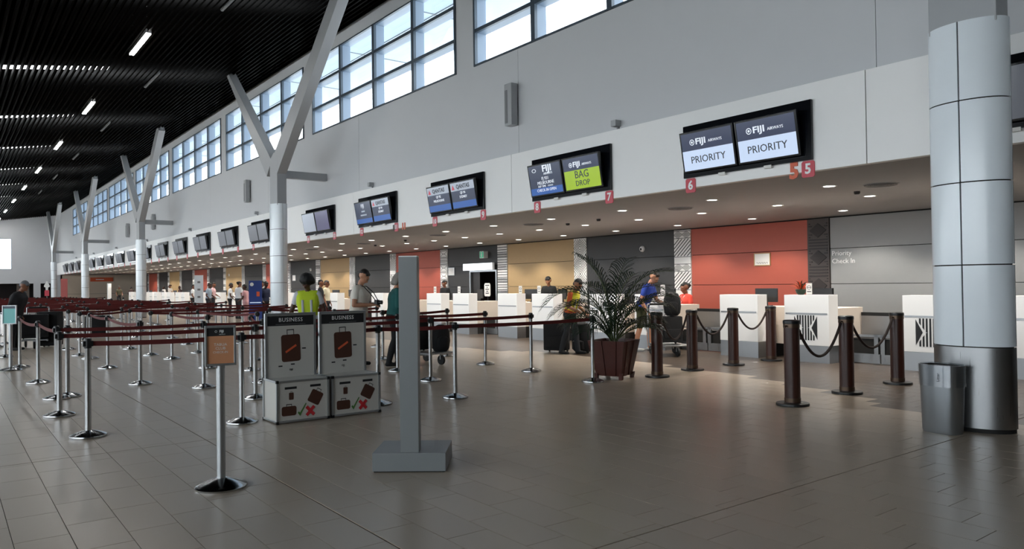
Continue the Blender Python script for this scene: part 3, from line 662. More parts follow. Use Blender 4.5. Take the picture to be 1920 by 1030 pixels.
cb = MB().box(0, 1.2, .55, 1.05, .12, .4).mesh('belt_bed', 'joint_dark'); cf = MB().box(.01, .6, .5, .55, .01, .17).box(.62, 1.19, .5, .55, .01, .17).mesh('front_plate', 'steel'); cp = MB().box(.5, .57, .5, .55, .17, .5).box(.61, .68, .5, .55, .17, .5).mesh('upright', 'steel')
ct = MB().box(.02, 1.18, .56, 1.04, .4, .425).mesh('belt_surface', 'rubber'); ck = MB().box(0, 1.2, 1.05, 1.1, .3, .8).mesh('back_guard', 'steel'); cr = MB().box(0, 1.2, 1.04, 1.12, .8, .86).mesh('guard_rail', 'rubber'); ce_ = MB().box(.0, 1.2, .5, .53, .46, .5).mesh('edge_rail', 'steel')
def conveyor(x, w_, label, group=None):
    r = thing('baggage_conveyor', label, 'conveyor', (x, CY, 0), group=group); r.scale = (w_/1.2, 1, 1)
    for n, d_ in (('belt_bed', cb), ('front_plate', cf), ('upright', cp), ('belt_surface', ct), ('back_guard', ck), ('guard_rail', cr), ('edge_rail', ce_)): link(n, d_, r)
# pairs: (x of right counter, x of left counter)
pairs = [(-4.3, -5.79), (-7.9, -9.32), (-11.6, -13.05), (-15.23, -16.73), (-19.01, -20.53), (-22.85, -24.35)]+[(-28.1-3.82*k, -29.6-3.82*k) for k in range(11)]
who = [('last check-in counter at the right edge behind the big column', 'white counter with black K-shaped mark partly hidden by the big column'), ('white counter with black K-shaped mark and the potted plant on top', 'white counter behind the roped bollards below sign 6'), ('white counter where the man in the blue shirt leans', 'white counter behind the palm fronds'), ('white counter right in front of the staff man in black', 'white counter beside the tan panel and left of the staff man in black'), ('white counter in front of the lit doorway', 'white counter right of the grey pillar with a notice on top'), ('white counter just left of the grey pillar', 'white counter behind the man in the white t-shirt')]
for i, (a, b) in enumerate(pairs):
    g = None if i < 6 else 'far check-in counters'
    counter(a, True, who[i][0] if i < 6 else 'white check-in counter in the far run of desks', g, mark=i < 2)
    counter(b, False, who[i][1] if i < 6 else 'white check-in counter in the far run of desks', g, mark=i < 1)
    x0, x1 = (pairs[i+1][0]+CW if i+1 < len(pairs) else b-1.4), b
    conveyor(x0+.02, min(x1-x0-.04, 1.6), ['steel baggage conveyor between the two K-marked counters', 'steel baggage conveyor left of the counter below sign 6', 'steel baggage conveyor left of the palm', 'steel baggage conveyor in front of the lit doorway', 'steel baggage conveyor behind the grey pillar', 'steel baggage conveyor behind the baggage stands'][i] if i < 6 else 'steel baggage conveyor in the far run of desks', g)
    monitor(b+.55, CY+.75, ['black monitor on the counter partly hidden by the big column', 'black monitor on the counter below sign 6', 'black monitor on the counter behind the palm', 'black monitor on the counter left of the staff man in black', 'black monitor on the counter beside the framed pale notice', 'black monitor on the counter behind the man in white'][i] if i < 6 else 'black monitor on a far counter', 'far monitors' if i >= 6 else None, .25)
    if i >= 1: monitor(a+.3, CY+.8, ['', 'black monitor behind the potted plant on the counter', 'black monitor by the man in the blue shirt', 'black monitor in front of the staff man in black', 'black monitor on the counter before the lit doorway', 'black monitor on the counter left of the grey pillar'][i] if i < 6 else 'black monitor on a far counter', 'far monitors' if i >= 6 else None, -.2)
notice(-7.9+.42, 'small printed notice in a clear holder beside the potted plant')
for x_, l in ((976, 'small printed notice on the counter left of the staff man in black'), (1011, 'small printed notice right in front of the staff man in black'), (861, 'small printed notice on the counter before the lit doorway'), (816, 'small printed notice on the counter right of the grey pillar'), (1243, 'small printed notice by the man in the blue shirt')):
    p = onY(x_, 550, CY+.13); notice(p.x, l)
# potted bromeliad on the K counter
r = thing('potted_plant', 'small orange flowering plant in a dark bowl on the K-marked counter', 'plant', (-7.9+.24, CY+.16, 1.19))
MB().lathe([(.05, 0), (.08, .03), (.1, .09), (.09, .1), (.075, .085)], 18).build('bowl', 'leaf', r, smooth=True)
fl_ = MB(); gl = MB(); rnd = random.Random(3)
for k in range(34):
    a = rnd.uniform(0, 6.28); b = rnd.uniform(.2, 1.1); l = rnd.uniform(.12, .25); dx, dy = math.cos(a)*math.sin(b), math.sin(a)*math.sin(b)
    mb = fl_ if k < 22 else gl
    pts = [(0, 0, .07), (dx*l*.6, dy*l*.6, .07+l*math.cos(b)*.75), (dx*l*1.1, dy*l*1.1, .07+l*math.cos(b)*.9)]
    mb.tube(pts, [.008, .012, .001], 5, .4)
fl_.build('flower', 'flower', r, smooth=True); gl.build('leaves', 'leaf', r, smooth=True)
# standing notice in front of the doorway
p = onY(915, 548, 14.4); r = thing('standing_notice', 'white rounded notice on a dark stand before the lit doorway', 'notice', (p.x, 14.4, 0))
MB().lathe([(.16, 0), (.16, .02), (.02, .04), (.02, 1.05)], 16).build('stand', 'black_plastic', r, smooth=True)
MB().prism([(-.13, 1.05), (.13, 1.05), (.17, 1.1), (.17, 1.43), (.13, 1.49), (-.13, 1.49), (-.17, 1.43), (-.17, 1.1)], -.03, -.018).build('board', 'paper', r)
for k, w_ in enumerate((.11, .025, .1, .05, .09)): MB().box(-w_, w_, -.033, -.03, 1.40-k*.065, 1.43-k*.065).build('print', 'print_black', r)

# ================================================================== BELT POSTS
PH = .97
ps_base = MB().lathe([(.165, 0), (.168, .012), (.165, .022), (.12, .042), (.05, .062), (.03, .066)], 24).mesh('base', 'chrome', smooth=True)
ps_pole = MB().lathe([(.028, .06), (.028, .88)], 14).mesh('pole', 'chrome', smooth=True)
ps_head = MB().lathe([(.03, .87), (.034, .875), (.034, .955), (.03, .966), (.018, .97)], 14).box(-.028, .028, -.044, .044, .888, .942).mesh('belt_head', 'black_plastic', smooth=True)
far_lbl, far_grp = 'chrome belt post in the crowded far part of the queue maze', 'far belt posts'
def post(x, y, label=None):
    r = thing('belt_post', label or far_lbl, 'belt post', (x, y, 0), random.uniform(-.05, .05), None if label else far_grp)
    link('base', ps_base, r); link('pole', ps_pole, r); link('belt_head', ps_head, r); r['_p'] = 1; del r['_p']
    return r
def belt(r, q, sag=.012, z=.915):
    """retractable belt from post r to the post at q: a thin upright strip that belongs to the post it reels out of"""
    p = Vector((r.location.x, r.location.y)); q = Vector(q); d_ = q-p; L = d_.length; d_.normalize(); n = Vector((-d_.y, d_.x))*.0015
    mb = MB(); N = 9; vs = []; fs = []
    for i in range(N+1):
        t_ = i/N; c = p+d_*(.04+(L-.08)*t_); zz = z-sag*4*t_*(1-t_)
        for s in (-1, 1):
            for dz in (-.024, .024): vs.append((c.x+n.x*s, c.y+n.y*s, zz+dz))
    for i in range(N):
        o = i*4; k = o+4
        fs += [(o, k, k+1, o+1), (o+2, o+3, k+3, k+2), (o+1, k+1, k+3, o+3), (o, o+2, k+2, k)]
    fs += [(0, 1, 3, 2), (N*4, N*4+2, N*4+3, N*4+1)]
    mb.add(vs, fs); o = mb.build('belt', 'belt', r)
    o.matrix_parent_inverse = r.matrix_basis.inverted()
def run(pts, labels, sags=None):
    ps = [post(x, y, l) for (x, y), l in zip(pts, labels)]
    for i, (a, b) in enumerate(zip(ps, pts[1:])): belt(a, b, sag=(sags[i] if sags else .012))
    return ps
run([(-8.44, 1.15), (-8.18, 2.56), (-8.32, 4.25), (-8.13, 5.24), (-8.08, 7.6)], ['nearest chrome belt post at the left, its belt running to the orange sign', 'chrome belt post between the orange sign and the left baggage stand', 'chrome belt post hidden behind the right baggage stand', 'chrome belt post in the open right of the grey pillar', 'chrome belt post beside the palm planter'])
run([(-10.04, 1.08), (-9.85, 3.26), (-9.82, 5.89), (-9.71, 7.75)], ['chrome belt post second from the front at the left edge of the maze', 'chrome belt post just left of the left baggage stand', 'chrome belt post right against the edge of the grey pillar', 'chrome belt post left of the palm in front of the counters'])
run([(-11.62, 1.22), (-11.41, 3.03), (-11.41, 3.89), (-11.29, 6.13), (-11.12, 7.82)], ['chrome belt post third from the front at the left edge of the maze', 'chrome belt post directly behind the orange sign', 'chrome belt post behind the left baggage stand', 'chrome belt post by the feet of the woman in teal', 'chrome belt post in front of the counter before the lit doorway'])
run([(-11.62, 1.24), (-13.79, 1.2), (-16.77, 1.17), (-19.6, 1.1)][1:], ['chrome belt post between the teal sign and the left front posts', 'chrome belt post just right of the teal sign', 'chrome belt post at the far left edge of the picture'], [.05, .03])
q = post(-11.75, 1.36, 'chrome belt post close behind the third front post'); belt(q, (-13.79, 1.2), .06)
run([(-12.5, 2.4), (-15.41, 2.42), (-17.8, 2.47)], ['chrome belt post alone in the open floor left of the orange sign', 'chrome belt post at the far end of the slanting belt left of the orange sign', 'chrome belt post just right of the tall black case'], [.05, .03])
run([(-14.14, 3.83), (-16.48, 3.76)], ['chrome belt post second behind the orange sign', 'chrome belt post right of the white totem foot'], [.04])
run([(-14.97, 5.0), (-17.59, 4.56)], ['chrome belt post behind the top edge of the left baggage stand', 'chrome belt post left of the second column foot'], [.04])
q = post(-13.2, 4.3); belt(q, (-11.41, 3.89), .04)
rnd = random.Random(11)
rowX = -16.48
for pts in ([(-17.7, 3.61), (-17.4, 6.1), (-17.2, 7.5)], [(-18.81, 2.41), (-19.93, 3.6), (-19.7, 6.2), (-19.4, 7.6)], [(-20.9, 2.44), (-21.62, 3.72), (-20.43, 5.03), (-20.6, 7.7)], [(-13.3, 6.9), (-13.0, 8.2)], [(-14.9, 6.6), (-14.6, 8.3)], [(-16.3, 6.4), (-16.1, 8.2)]):
    ps = [post(x, y) for x, y in pts]
    for a, b in zip(ps, pts[1:]): belt(a, b, .03)
x = -23.2; i = 0
while x > -62:
    ys = [1.2+rnd.uniform(-.3, .3), 3.1+rnd.uniform(-.4, .4), 5.0+rnd.uniform(-.4, .4), 6.7+rnd.uniform(-.3, .3)]+([8.2] if i % 3 == 0 else [])
    pts = [(x+rnd.uniform(-.25, .25), y) for y in ys]
    pts = [(px_, py_) for px_, py_ in pts if not any(abs(px_-c) < .75 and py_ > 7.2 for c in CX)]
    ps = [post(*p) for p in pts]
    for a, b in zip(ps, pts[1:]):
        if rnd.random() < .93: belt(a, b, .03)
    if i % 2 == 0 and x > -58: belt(ps[0], (x-1.5, 1.2), .03)
    x -= 1.5 if x > -40 else 2.0; i += 1

# ================================================================== SIGN STANDS
def sign_stand(loc, label, w_, h_, zb, sheet, face_to, build):
    r = thing('sign_stand', label, 'sign', (*loc, 0), face(*face_to))
    MB().lathe([(.18, 0), (.182, .012), (.176, .02), (.1, .05), (.05, .068), (.034, .07)], 28).build('base', 'chrome', r, smooth=True)
    MB().lathe([(.03, .065), (.03, zb)], 18).build('pole', 'alu', r, smooth=True)
    b = MB().box(-w_/2+.008, w_/2-.008, -.036, -.02, zb+.008, zb+h_-.008).build('sheet', sheet, r)
    fr = MB()
    for x0, x1, z0, z1 in ((-w_/2, w_/2, zb, zb+.016), (-w_/2, w_/2, zb+h_-.016, zb+h_), (-w_/2, -w_/2+.016, zb+.016, zb+h_-.016), (w_/2-.016, w_/2, zb+.016, zb+h_-.016)): fr.box(x0, x1, -.048, -.012, z0, z1)
    fr.build('frame', 'alu', r, bevel=.003)
    MB().box(-.03, .03, -.02, .02, zb-.02, zb+.12).build('clamp', 'alu', r)
    build(r, w_, h_, zb)
def tabua(r, w_, h_, zb):
    MB().box(-w_/2+.016, w_/2-.016, -.0375, -.036, zb+h_-.075, zb+h_-.016).build('header', 'print_black', r)
    text('FIJI', .024, 'lettering_white', r, (.008, -.039, zb+h_-.042), ext=.0008, bold=.0008); text('AIRWAYS', .01, 'lettering_white', r, (.012, -.039, zb+h_-.064), ext=.0008)
    rg = MB().lathe([(.008, -.0005), (.008, .0005), (.006, .0005), (.006, -.0005)], 14, ring=True); rg.v = [(a-.03, -.039+c, b+zb+h_-.042) for a, b, c in rg.v]; rg.build('emblem', 'lettering_white', r)
    for s_, z in (('TABUA', .182), ('CLUB', .155), ('CHECK-IN', .127)): text(s_, .028 if s_ != 'CHECK-IN' else .022, 'paper', r, (0, -.0375, zb+z-.03), ext=.0006)
sign_stand((-5.66, 1.62), 'orange TABUA CLUB CHECK-IN sign on a chrome pole', .212, .29, .885, 'tan_print', (5.66, -1.4), tabua)
sign_stand((-16.34, 1.0), 'teal framed sign on a pole at the left edge', .24, .34, .84, 'teal_print', (10, -6), lambda r, w_, h_, zb: MB().box(-w_/2+.016, w_/2-.016, -.0375, -.036, zb+h_-.06, zb+h_-.016).build('header', 'frame_dark', r))

# grey information pillar on a plinth
A, B = fl(698, 887), fl(836, 886); ax = (B-A); Lw = ax.length; r = thing('information_pillar', 'plain grey upright pillar on a grey plinth block', 'pillar', (*((A+B)/2).xy, 0), math.atan2(ax.y, ax.x))
MB().box(-Lw/2, Lw/2, 0, .48, .008, .15).build('plinth', 'pillar_grey', r, bevel=.004); MB().box(-Lw/2+.01, Lw/2-.01, .01, .47, 0, .008).build('foot', 'joint_dark', r)
MB().box(-.068, .077, .012, .13, .15, 1.672).build('shaft', 'pillar_grey', r, bevel=.003); MB().box(-.066, .075, .014, .128, 1.672, 1.68).build('cap', 'lettering_white', r)
# ================================================================== BAGGAGE SIZING STANDS (front looks to +x)
def case_print(mb_body, mb_handle, cx_, cz, w_, h_, y, tilt=0.):
    c, s = math.cos(tilt), math.sin(tilt)
    def T(pts): return [(cx_+x*c-z*s, cz+x*s+z*c) for x, z in pts]
    r = .13*w_; o = []
    for sx, sz, a0 in ((1, -1, -90), (1, 1, 0), (-1, 1, 90), (-1, -1, 180)):
        for q in range(5): an = R_(a0+q*22.5); o.append((sx*(w_/2-r)+r*math.cos(an), sz*(h_/2-r)+r*math.sin(an)))
    mb_body.prism(T(o), y-.002, y)
    a = .16*w_; t = .03*w_; hh = .16*h_
    for q in ([(-a-t, h_/2), (-a, h_/2), (-a, h_/2+hh), (-a-t, h_/2+hh)], [(a, h_/2), (a+t, h_/2), (a+t, h_/2+hh), (a, h_/2+hh)], [(-a-t, h_/2+hh), (a+t, h_/2+hh), (a+t, h_/2+hh+t*1.6), (-a-t, h_/2+hh+t*1.6)]): mb_handle.prism(T(q), y-.002, y)
def sizer(y0, y1, label, x=-7.8):
    w_ = y1-y0; r = thing('baggage_sizer', label, 'baggage stand', (x, (y0+y1)/2, 0), R_(90)); h = w_/2; D = .43
    # local: front face at y = 0 looking to -y, depth to +y
    MB().box(-h+.015, h-.015, .015, D-.015, .012, .45).build('box_body', 'poster_paper', r)
    fr = MB()
    for sx in (-h, h-.022):
        for yy in (0, D-.022): fr.box(sx, sx+.022, yy, yy+.022, .01, .455)
        for z in (.01, .433): fr.box(sx, sx+.022, .022, D-.022, z, z+.022)
    for yy in (0, D-.022):
        for z in (.01, .433): fr.box(-h+.022, h-.022, yy, yy+.022, z, z+.022)
    fr.build('box_frame', 'alu', r, bevel=.002)
    for sx in (-h-.003, h-.025):
        for yy in (-.003, D-.025):
            for z in (.0, .43): MB().box(sx, sx+.028, yy, yy+.028, z, z+.03).build('corner_cap', 'black_plastic', r)
    MB().box(-h+.01, h-.01, D-.075, D-.055, .45, 1.14).build('poster_board', 'poster_paper', r)
    fr = MB()
    for sx in (-h+.005, h-.03): fr.box(sx, sx+.025, D-.085, D-.045, .455, 1.16)
    fr.box(-h+.03, h-.03, D-.085, D-.045, 1.135, 1.16); fr.build('poster_frame', 'alu', r, bevel=.002)
    y = D-.0755
    MB().box(-h+.032, h-.032, y-.002, y, 1.02, 1.13).build('header', 'print_black', r); text('BUSINESS', .062, 'lettering_white', r, (0, y-.003, 1.083), ext=.0008, space=1.08)
    MB().box(-.17, .17, y-.003, y-.0015, 1.033, 1.037).build('caption_print', 'fixture_grey', r)
    b_, hd = MB(), MB(); case_print(b_, hd, .0, .77, .215, .30, y, .03); b_.build('suitcase_print', 'case_brown', r); hd.build('handle_print', 'case_handle', r)
    MB().prism([(-.065, .735), (-.055, .715), (.065, .79), (.055, .81)], y-.004, y-.0021).build('sticker_print', 'sign_orange', r)
    for x_, z in ((.15, .76), (-.12, .575), (.02, .59)): MB().box(x_-.022, x_+.022, y-.002, y, z-.007, z+.007).build('caption_print', 'print_black', r)
    text('FIJI', .03, 'print_black', r, (0, y-.002, .53), ext=.0006)
    y = .0145
    for a_ in ((-.13, .285, .05, .075, 0.), (-.155, .13, .16, .1, 0.), (.14, .25, .14, .14, -.5)):
        b_, hd = MB(), MB(); case_print(b_, hd, *a_[:4], y, a_[4]); o_ = b_.build('suitcase_print', 'case_brown', r); hd.build('handle_print', 'case_handle', o_)
    MB().box(-.2, -.07, y-.002, y, .36, .385).build('caption_print', 'print_black', r); MB().box(.08, .2, y-.002, y, .365, .39).build('caption_print', 'print_black', r)
    MB().prism([(-.06, .1), (-.035, .065), (.035, .19), (.03, .2), (-.035, .1), (-.05, .115)], y-.003, y).build('tick_print', 'tick_green', r)
    xm = MB()
    for s in (-1, 1): xm.prism([(.08-.055, .11-s*.035), (.08-.03, .11-s*.058), (.08+.055, .11+s*.035), (.08+.03, .11+s*.058)], y-.004-.001*s, y-.0012-.0004*s)
    xm.build('cross_print', 'cross_red', r)
    for sx in (-h+.03, h-.06): w = MB().lathe([(.02, -.012), (.02, .012)], 12); w.v = [(sx+c, D+.012+a, .02+b) for a, b, c in w.v]; w.build('castor', 'rubber', r)
    MB().box(-h+.02, h-.02, D-.02, D+.02, .03, .05).build('castor_bar', 'black_plastic', r)
sizer(2.8, 3.39, 'left of the two BUSINESS baggage stands, nearest the orange sign'); sizer(3.42, 4.01, 'right of the two BUSINESS baggage stands, nearest the grey pillar')

# ================================================================== WOODEN BOLLARDS WITH ROPES
bo_b = MB().lathe([(.185, 0), (.187, .012), (.182, .028), (.11, .032)], 28).mesh('base', 'black_plastic', smooth=True); bo_p = MB().lathe([(.088, .03), (.088, .93)], 22).mesh('shaft', 'wood_dark', smooth=True)
bo_r = MB().lathe([(.0925, 0), (.0925, .045)], 22).mesh('metal_band', 'bronze', smooth=True); bo_c = MB().lathe([(.094, .945), (.096, .955), (.094, .982), (.08, .99)], 22).mesh('cap', 'black_plastic', smooth=True)
def bollard(x, y, label):
    r = thing('bollard', label, 'bollard', (x, y, 0))
    link('base', bo_b, r); link('shaft', bo_p, r); link('metal_band', bo_r, r, (0, 0, .04)); link('metal_band', bo_r, r, (0, 0, .9)); link('cap', bo_c, r)
    for s in (-1, 1): MB().tube([(0, s*.09, .92), (0, s*.115, .925), (0, s*.125, .905)], .009, 6).build('hook', 'bronze', r)
    return r
bl = [(-7.84, 8.72, 'dark wooden bollard right beside the palm planter'), (-8.05, 9.80, 'dark wooden bollard in front of the woman in the coral shirt'), (-8.07, 10.92, 'dark wooden bollard in front of the counter below sign 6'), (-8.05, 12.0, 'dark wooden bollard standing between the two counters'), (-5.02, 7.89, 'nearest dark wooden bollard, standing furthest into the hall'), (-5.09, 9.22, 'dark wooden bollard in front of the K-marked counter with the plant'), (-5.09, 10.55, 'dark wooden bollard in front of the steel conveyor near the big column')]
for b in bl: bollard(*b)
def rope(a, b, sag, label, r0=.017):
    pts = []; n = 20
    A, B = Vector((a[0], a[1]+.125, .90)), Vector((b[0], b[1]-.125, .90))
    for i in range(n+1): t_ = i/n; p = A.lerp(B, t_); p.z -= sag*(1-(2*t_-1)**2); pts.append(p)
    o = MB().tube(pts, r0, 8).build('barrier_rope', 'rope', None, smooth=True); tag(o, label, 'rope'); return o
rope(bl[4], bl[5], .38, 'dark rope hanging between the two nearest bollards'); rope(bl[5], bl[6], .36, 'dark rope hanging before the steel conveyor'); rope(bl[2], bl[3], .3, 'dark rope hanging before the counter below sign 6'); rope(bl[1], bl[2], .34, 'dark rope hanging right of the bollard before the woman in coral'); rope(bl[0], bl[1], .36, 'dark rope hanging right of the palm planter')

# ================================================================== PALM IN A WOODEN PLANTER
PX, PY = -8.2, 8.16
r = thing('potted_palm', 'dark green palm in a tapered wooden planter before the counters', 'potted palm', (PX, PY, 0), R_(20))
for k in range(4):
    a = k*math.pi/2
    for j in range(5):                                               # five upright boards a side
        u0, u1 = -1+j*.4+.01, -1+(j+1)*.4-.01
        mb = MB(); t0, b0 = .30, .205
        def pt(u, h_, dz):
            e = b0+(t0-b0)*h_; x_, y_ = u*e, -e+dz
            return (x_*math.cos(a)-y_*math.sin(a), x_*math.sin(a)+y_*math.cos(a), .05+h_*.53)
        pr_ = .012*(j % 2)
        mb.hexa([pt(u0, 0, -pr_), pt(u1, 0, -pr_), pt(u1, 0, .025), pt(u0, 0, .025)], [pt(u0, 1, -pr_), pt(u1, 1, -pr_), pt(u1, 1, .025), pt(u0, 1, .025)])
        mb.build('planter_board', 'wood_pot', r)
for sx in (-1, 1):
    for sy in (-1, 1): MB().hexa([(sx*.2-.025, sy*.2-.025, 0), (sx*.2+.025, sy*.2-.025, 0), (sx*.2+.025, sy*.2+.025, 0), (sx*.2-.025, sy*.2+.025, 0)], [(sx*.205-.03, sy*.205-.03, .09), (sx*.205+.03, sy*.205-.03, .09), (sx*.205+.03, sy*.205+.03, .09), (sx*.205-.03, sy*.205+.03, .09)]).build('foot', 'wood_pot', r)
MB().box(-.27, .27, -.27, .27, .5, .54).build('soil', 'soil', r); MB().box(-.2, .2, -.2, .2, .06, .08).build('planter_floor', 'wood_pot', r)
rnd = random.Random(21)
def frond(az, length, rise, droop, z0=.55, off=.05):
    n = 22; d_ = Vector((math.cos(az), math.sin(az), 0)); pts = []
    for i in range(n+1):
        t_ = i/n; el = rise-droop*t_**1.6
        if i == 0: p = Vector((d_.x*off, d_.y*off, z0))
        else: p = pts[-1]+(d_*math.cos(el)+Vector((0, 0, 1))*math.sin(el))*(length/n)
        pts.append(p)
    mb = MB(); mb.slot(1).tube(pts, [.009*(1-.8*i/n)+.0015 for i in range(n+1)], 5); mb.slot(0)
    for i in range(6, n+1):
        t_ = i/n; tan = (pts[i]-pts[i-1]).normalized(); side = tan.cross(Vector((0, 0, 1)))
        if side.length < .05: side = Vector((-d_.y, d_.x, 0))
        side.normalize(); nrm = side.cross(tan)
        ll = .34*(.45+.75*math.sin(math.pi*min(1, (t_-.2)*1.1)))
        for s in (-1, 1):
            base = pts[i-1].lerp(pts[i], .5 if s > 0 else 0.); ang = rnd.uniform(.55, .8)
            dirv = (side*s*ang+tan*.85+nrm*.3).normalized(); wv = (tan-dirv*tan.dot(dirv)).normalized()*.0085
            p1 = base+dirv*ll*.4; p2 = base+dirv*ll*.75-Vector((0, 0, ll*.16)); tip = base+dirv*ll*.98-Vector((0, 0, ll*(.42+rnd.uniform(0, .15))))
            mb.add([base-wv*.5, base+wv*.5, p1+wv, p1-wv, p2+wv*.8, p2-wv*.8, tip], [(0, 1, 2, 3), (3, 2, 4, 5), (5, 4, 6)])
    return mb
# (azimuth from image right, length, rise, droop, foot height)
specs = [(180, 1.55, 80, 135, .62), (168, 1.25, 70, 120, .6), (196, 1.3, 78, 95, .65), (150, 1.15, 84, 40, .85), (172, 1.2, 86, 55, .9), (-4, 1.5, 84, 92, .7), (12, 1.25, 80, 110, .75), (-20, 1.15, 62, 75, .7), (35, 1.0, 78, 100, .65), (0, .8, 55, 80, .58), (-30, .72, 40, 60, .58), (20, .62, 62, 90, .56), (188, .75, 60, 90, .58), (100, 1.2, 80, 90, .7), (80, 1.0, 72, 100, .62), (-90, 1.0, 75, 105, .62), (-110, .85, 60, 90, .58), (210, .95, 70, 115, .6), (60, 1.3, 86, 60, .8), (178, 1.0, 74, 125, .72), (160, .9, 60, 100, .6), (5, 1.1, 70, 105, .66), (-45, .9, 70, 100, .62), (130, 1.05, 82, 80, .75), (225, .7, 45, 70, .56), (-70, 1.25, 84, 75, .7), (45, .75, 52, 80, .57)]
for az, ln, ri, dr, zz in specs: frond(R_(az+52.8-20), ln*.94, R_(ri), R_(dr), zz).build('frond', ['leaf', 'stalk'], r)
for k in range(7):
    a = k*.9; MB().tube([(math.cos(a)*.05, math.sin(a)*.05, .53), (math.cos(a)*.06, math.sin(a)*.06, .8+.05*(k % 3))], [.016, .01], 6).build('cane', 'stalk', r)

# ================================================================== LITTER BIN AGAINST THE BIG COLUMN
def bin_ring(s, z, n=28):
    out = []
    for i in range(n):
        a = 2*math.pi*i/n; x_, y_ = math.cos(a), math.sin(a)
        x_ = math.copysign(abs(x_)**.55, x_)*.185*s; y_ = math.copysign(abs(y_)**.6, y_)*.13*s
        out.append((x_, y_, z))
    return out
def bin_shell(levels, close=True):
    mb = MB(); n = 28; vs = []; fs = []
    for s, z in levels: vs += bin_ring(s, z)
    for j in range(len(levels)-1):
        for i in range(n): fs.append((j*n+i, j*n+(i+1) % n, (j+1)*n+(i+1) % n, (j+1)*n+i))
    if close: fs.append(tuple(range(n))[::-1]); fs.append(tuple(range((len(levels)-1)*n, len(levels)*n)))
    return mb.add(vs, fs)
r = thing('litter_bin', 'grey litter bin with a clear liner against the big column', 'bin', (-3.22, 7.53, 0), R_(-12))
bin_shell([(.86, 0), (.9, .02), (1, .6), (1.02, .635), (.97, .635)], False).build('bin_body', 'bin_grey', r, smooth=True); bin_shell([(.968, .634), (.93, .5), (.85, .03), (.3, .025), (.02, .024)], False).build('bin_inside', 'rubber', r, smooth=True)  # inner shell coloured black for the shade in the opening
bin_shell([(1.035, .44), (1.03, .5), (1.05, .56), (1.045, .642), (.975, .645), (.955, .5)], False).build('liner', 'clear_film', r, smooth=True)
text('Litter', .036, 'print_black', r, (.06, -.142, .53), ext=.0006).rotation_euler = (R_(90), R_(-90), 0)

# ================================================================== LUGGAGE, TROLLEYS, FAR FURNITURE
def suitcase(loc, rz, w_, d_, h_, label, mt='fabric_black', lean=0.):
    r = thing('suitcase', label, 'suitcase', loc, rz); r.rotation_euler = (lean, 0, rz)
    MB().box(-w_/2, w_/2, -d_/2, d_/2, .04, h_).build('shell', mt, r, bevel=.035, smooth=True)
    MB().box(-w_/2+.05, w_/2-.05, -d_/2-.025, -d_/2+.02, .12, h_*.55).build('pocket', mt, r, bevel=.02, smooth=True)
    MB().tube([(-.09, 0, h_-.01), (-.09, 0, h_+.03), (.09, 0, h_+.03), (.09, 0, h_-.01)], .009, 6).build('handle', 'black_plastic', r)
    for s in (-1, 1): q = MB().lathe([(.03, -.012), (.03, .012)], 12); q.v = [(s*(w_/2-.05)+c, d_/2-.04+a, .03+b) for a, b, c in q.v]; q.build('wheel', 'rubber', r)
    return r
def bag(loc, rz, s, label, straps=True):
    r = thing('backpack', label, 'bag', loc, rz); mb = MB()
    mb.lathe([(.12, .0), (.17, .06), (.19, .2), (.18, .38), (.13, .48), (.05, .52)], 20, sx=s, sy=s*.72); mb.v = [(a, b, c*s) for a, b, c in mb.v]; mb.build('body', 'fabric_black', r, smooth=True)
    mb = MB().lathe([(.08, .05), (.12, .09), (.12, .24), (.07, .28)], 16, c=(0, -.11*s, 0), sx=s, sy=s*.5); mb.build('pocket', 'fabric_black', r, smooth=True)
    for q in (-1, 1): MB().tube([(q*.08*s, .1*s, .45*s), (q*.1*s, .19*s, .32*s), (q*.1*s, .14*s, .08*s)], .012, 6).build('strap', 'rubber', r)
    return r
def trolley(loc, rz, label):
    r = thing('luggage_trolley', label, 'trolley', loc, rz)   # front to -y
    MB().box(-.28, .28, -.45, .35, .2, .225).build('deck', 'steel_dull', r, bevel=.006)
    fr = MB()
    for s in (-1, 1): fr.tube([(s*.27, -.45, .2), (s*.27, .38, .17), (s*.25, .46, .6), (s*.24, .5, 1.0)], .016, 8)
    fr.tube([(-.24, .5, 1.0), (.24, .5, 1.0)], .016, 8); fr.build('frame', 'steel_dull', r, smooth=True)
    MB().tube([(-.2, .505, 1.0), (.2, .505, 1.0)], .024, 10).build('grip', 'rubber', r, smooth=True)
    for x_, y_ in ((0, -.4), (-.25, .3), (.25, .3)):
        w = MB().lathe([(.04, -.02), (.085, -.02), (.09, 0), (.085, .02), (.04, .02)], 18); w.v = [(x_+c, y_+a, .09+b) for a, b, c in w.v]; w.build('wheel', 'rubber', r, smooth=True)
        MB().box(x_-.03, x_+.03, y_-.015, y_+.015, .1, .2).build('wheel_fork', 'steel_dull', r)
    return r
trolley((-12.05, 7.15, 0), R_(100), 'loaded luggage trolley behind the grey pillar')
suitcase((-12.1, 7.02, .225), R_(100), .5, .3, .66, 'tall black suitcase on the trolley behind the grey pillar'); bag((-11.85, 7.33, .225), R_(80), .95, 'black bag at the front of the trolley behind the grey pillar')
trolley((-10.02, 11.5, 0), R_(65), 'luggage trolley holding the black bags beside the man in blue')
suitcase((-9.97, 11.45, .225), R_(65), .46, .3, .55, 'black suitcase low on the trolley beside the man in blue'); bag((-9.9, 11.47, .785), R_(40), .9, 'big black backpack on top of the trolley beside the man in blue')
suitcase((-12.1, 10.35, 0), R_(30), .5, .3, .62, 'dark suitcase at the feet of the person in the orange vest'); bag((-11.6, 10.62, 0), R_(10), 1.25, 'dark holdall behind the palm at counter height')
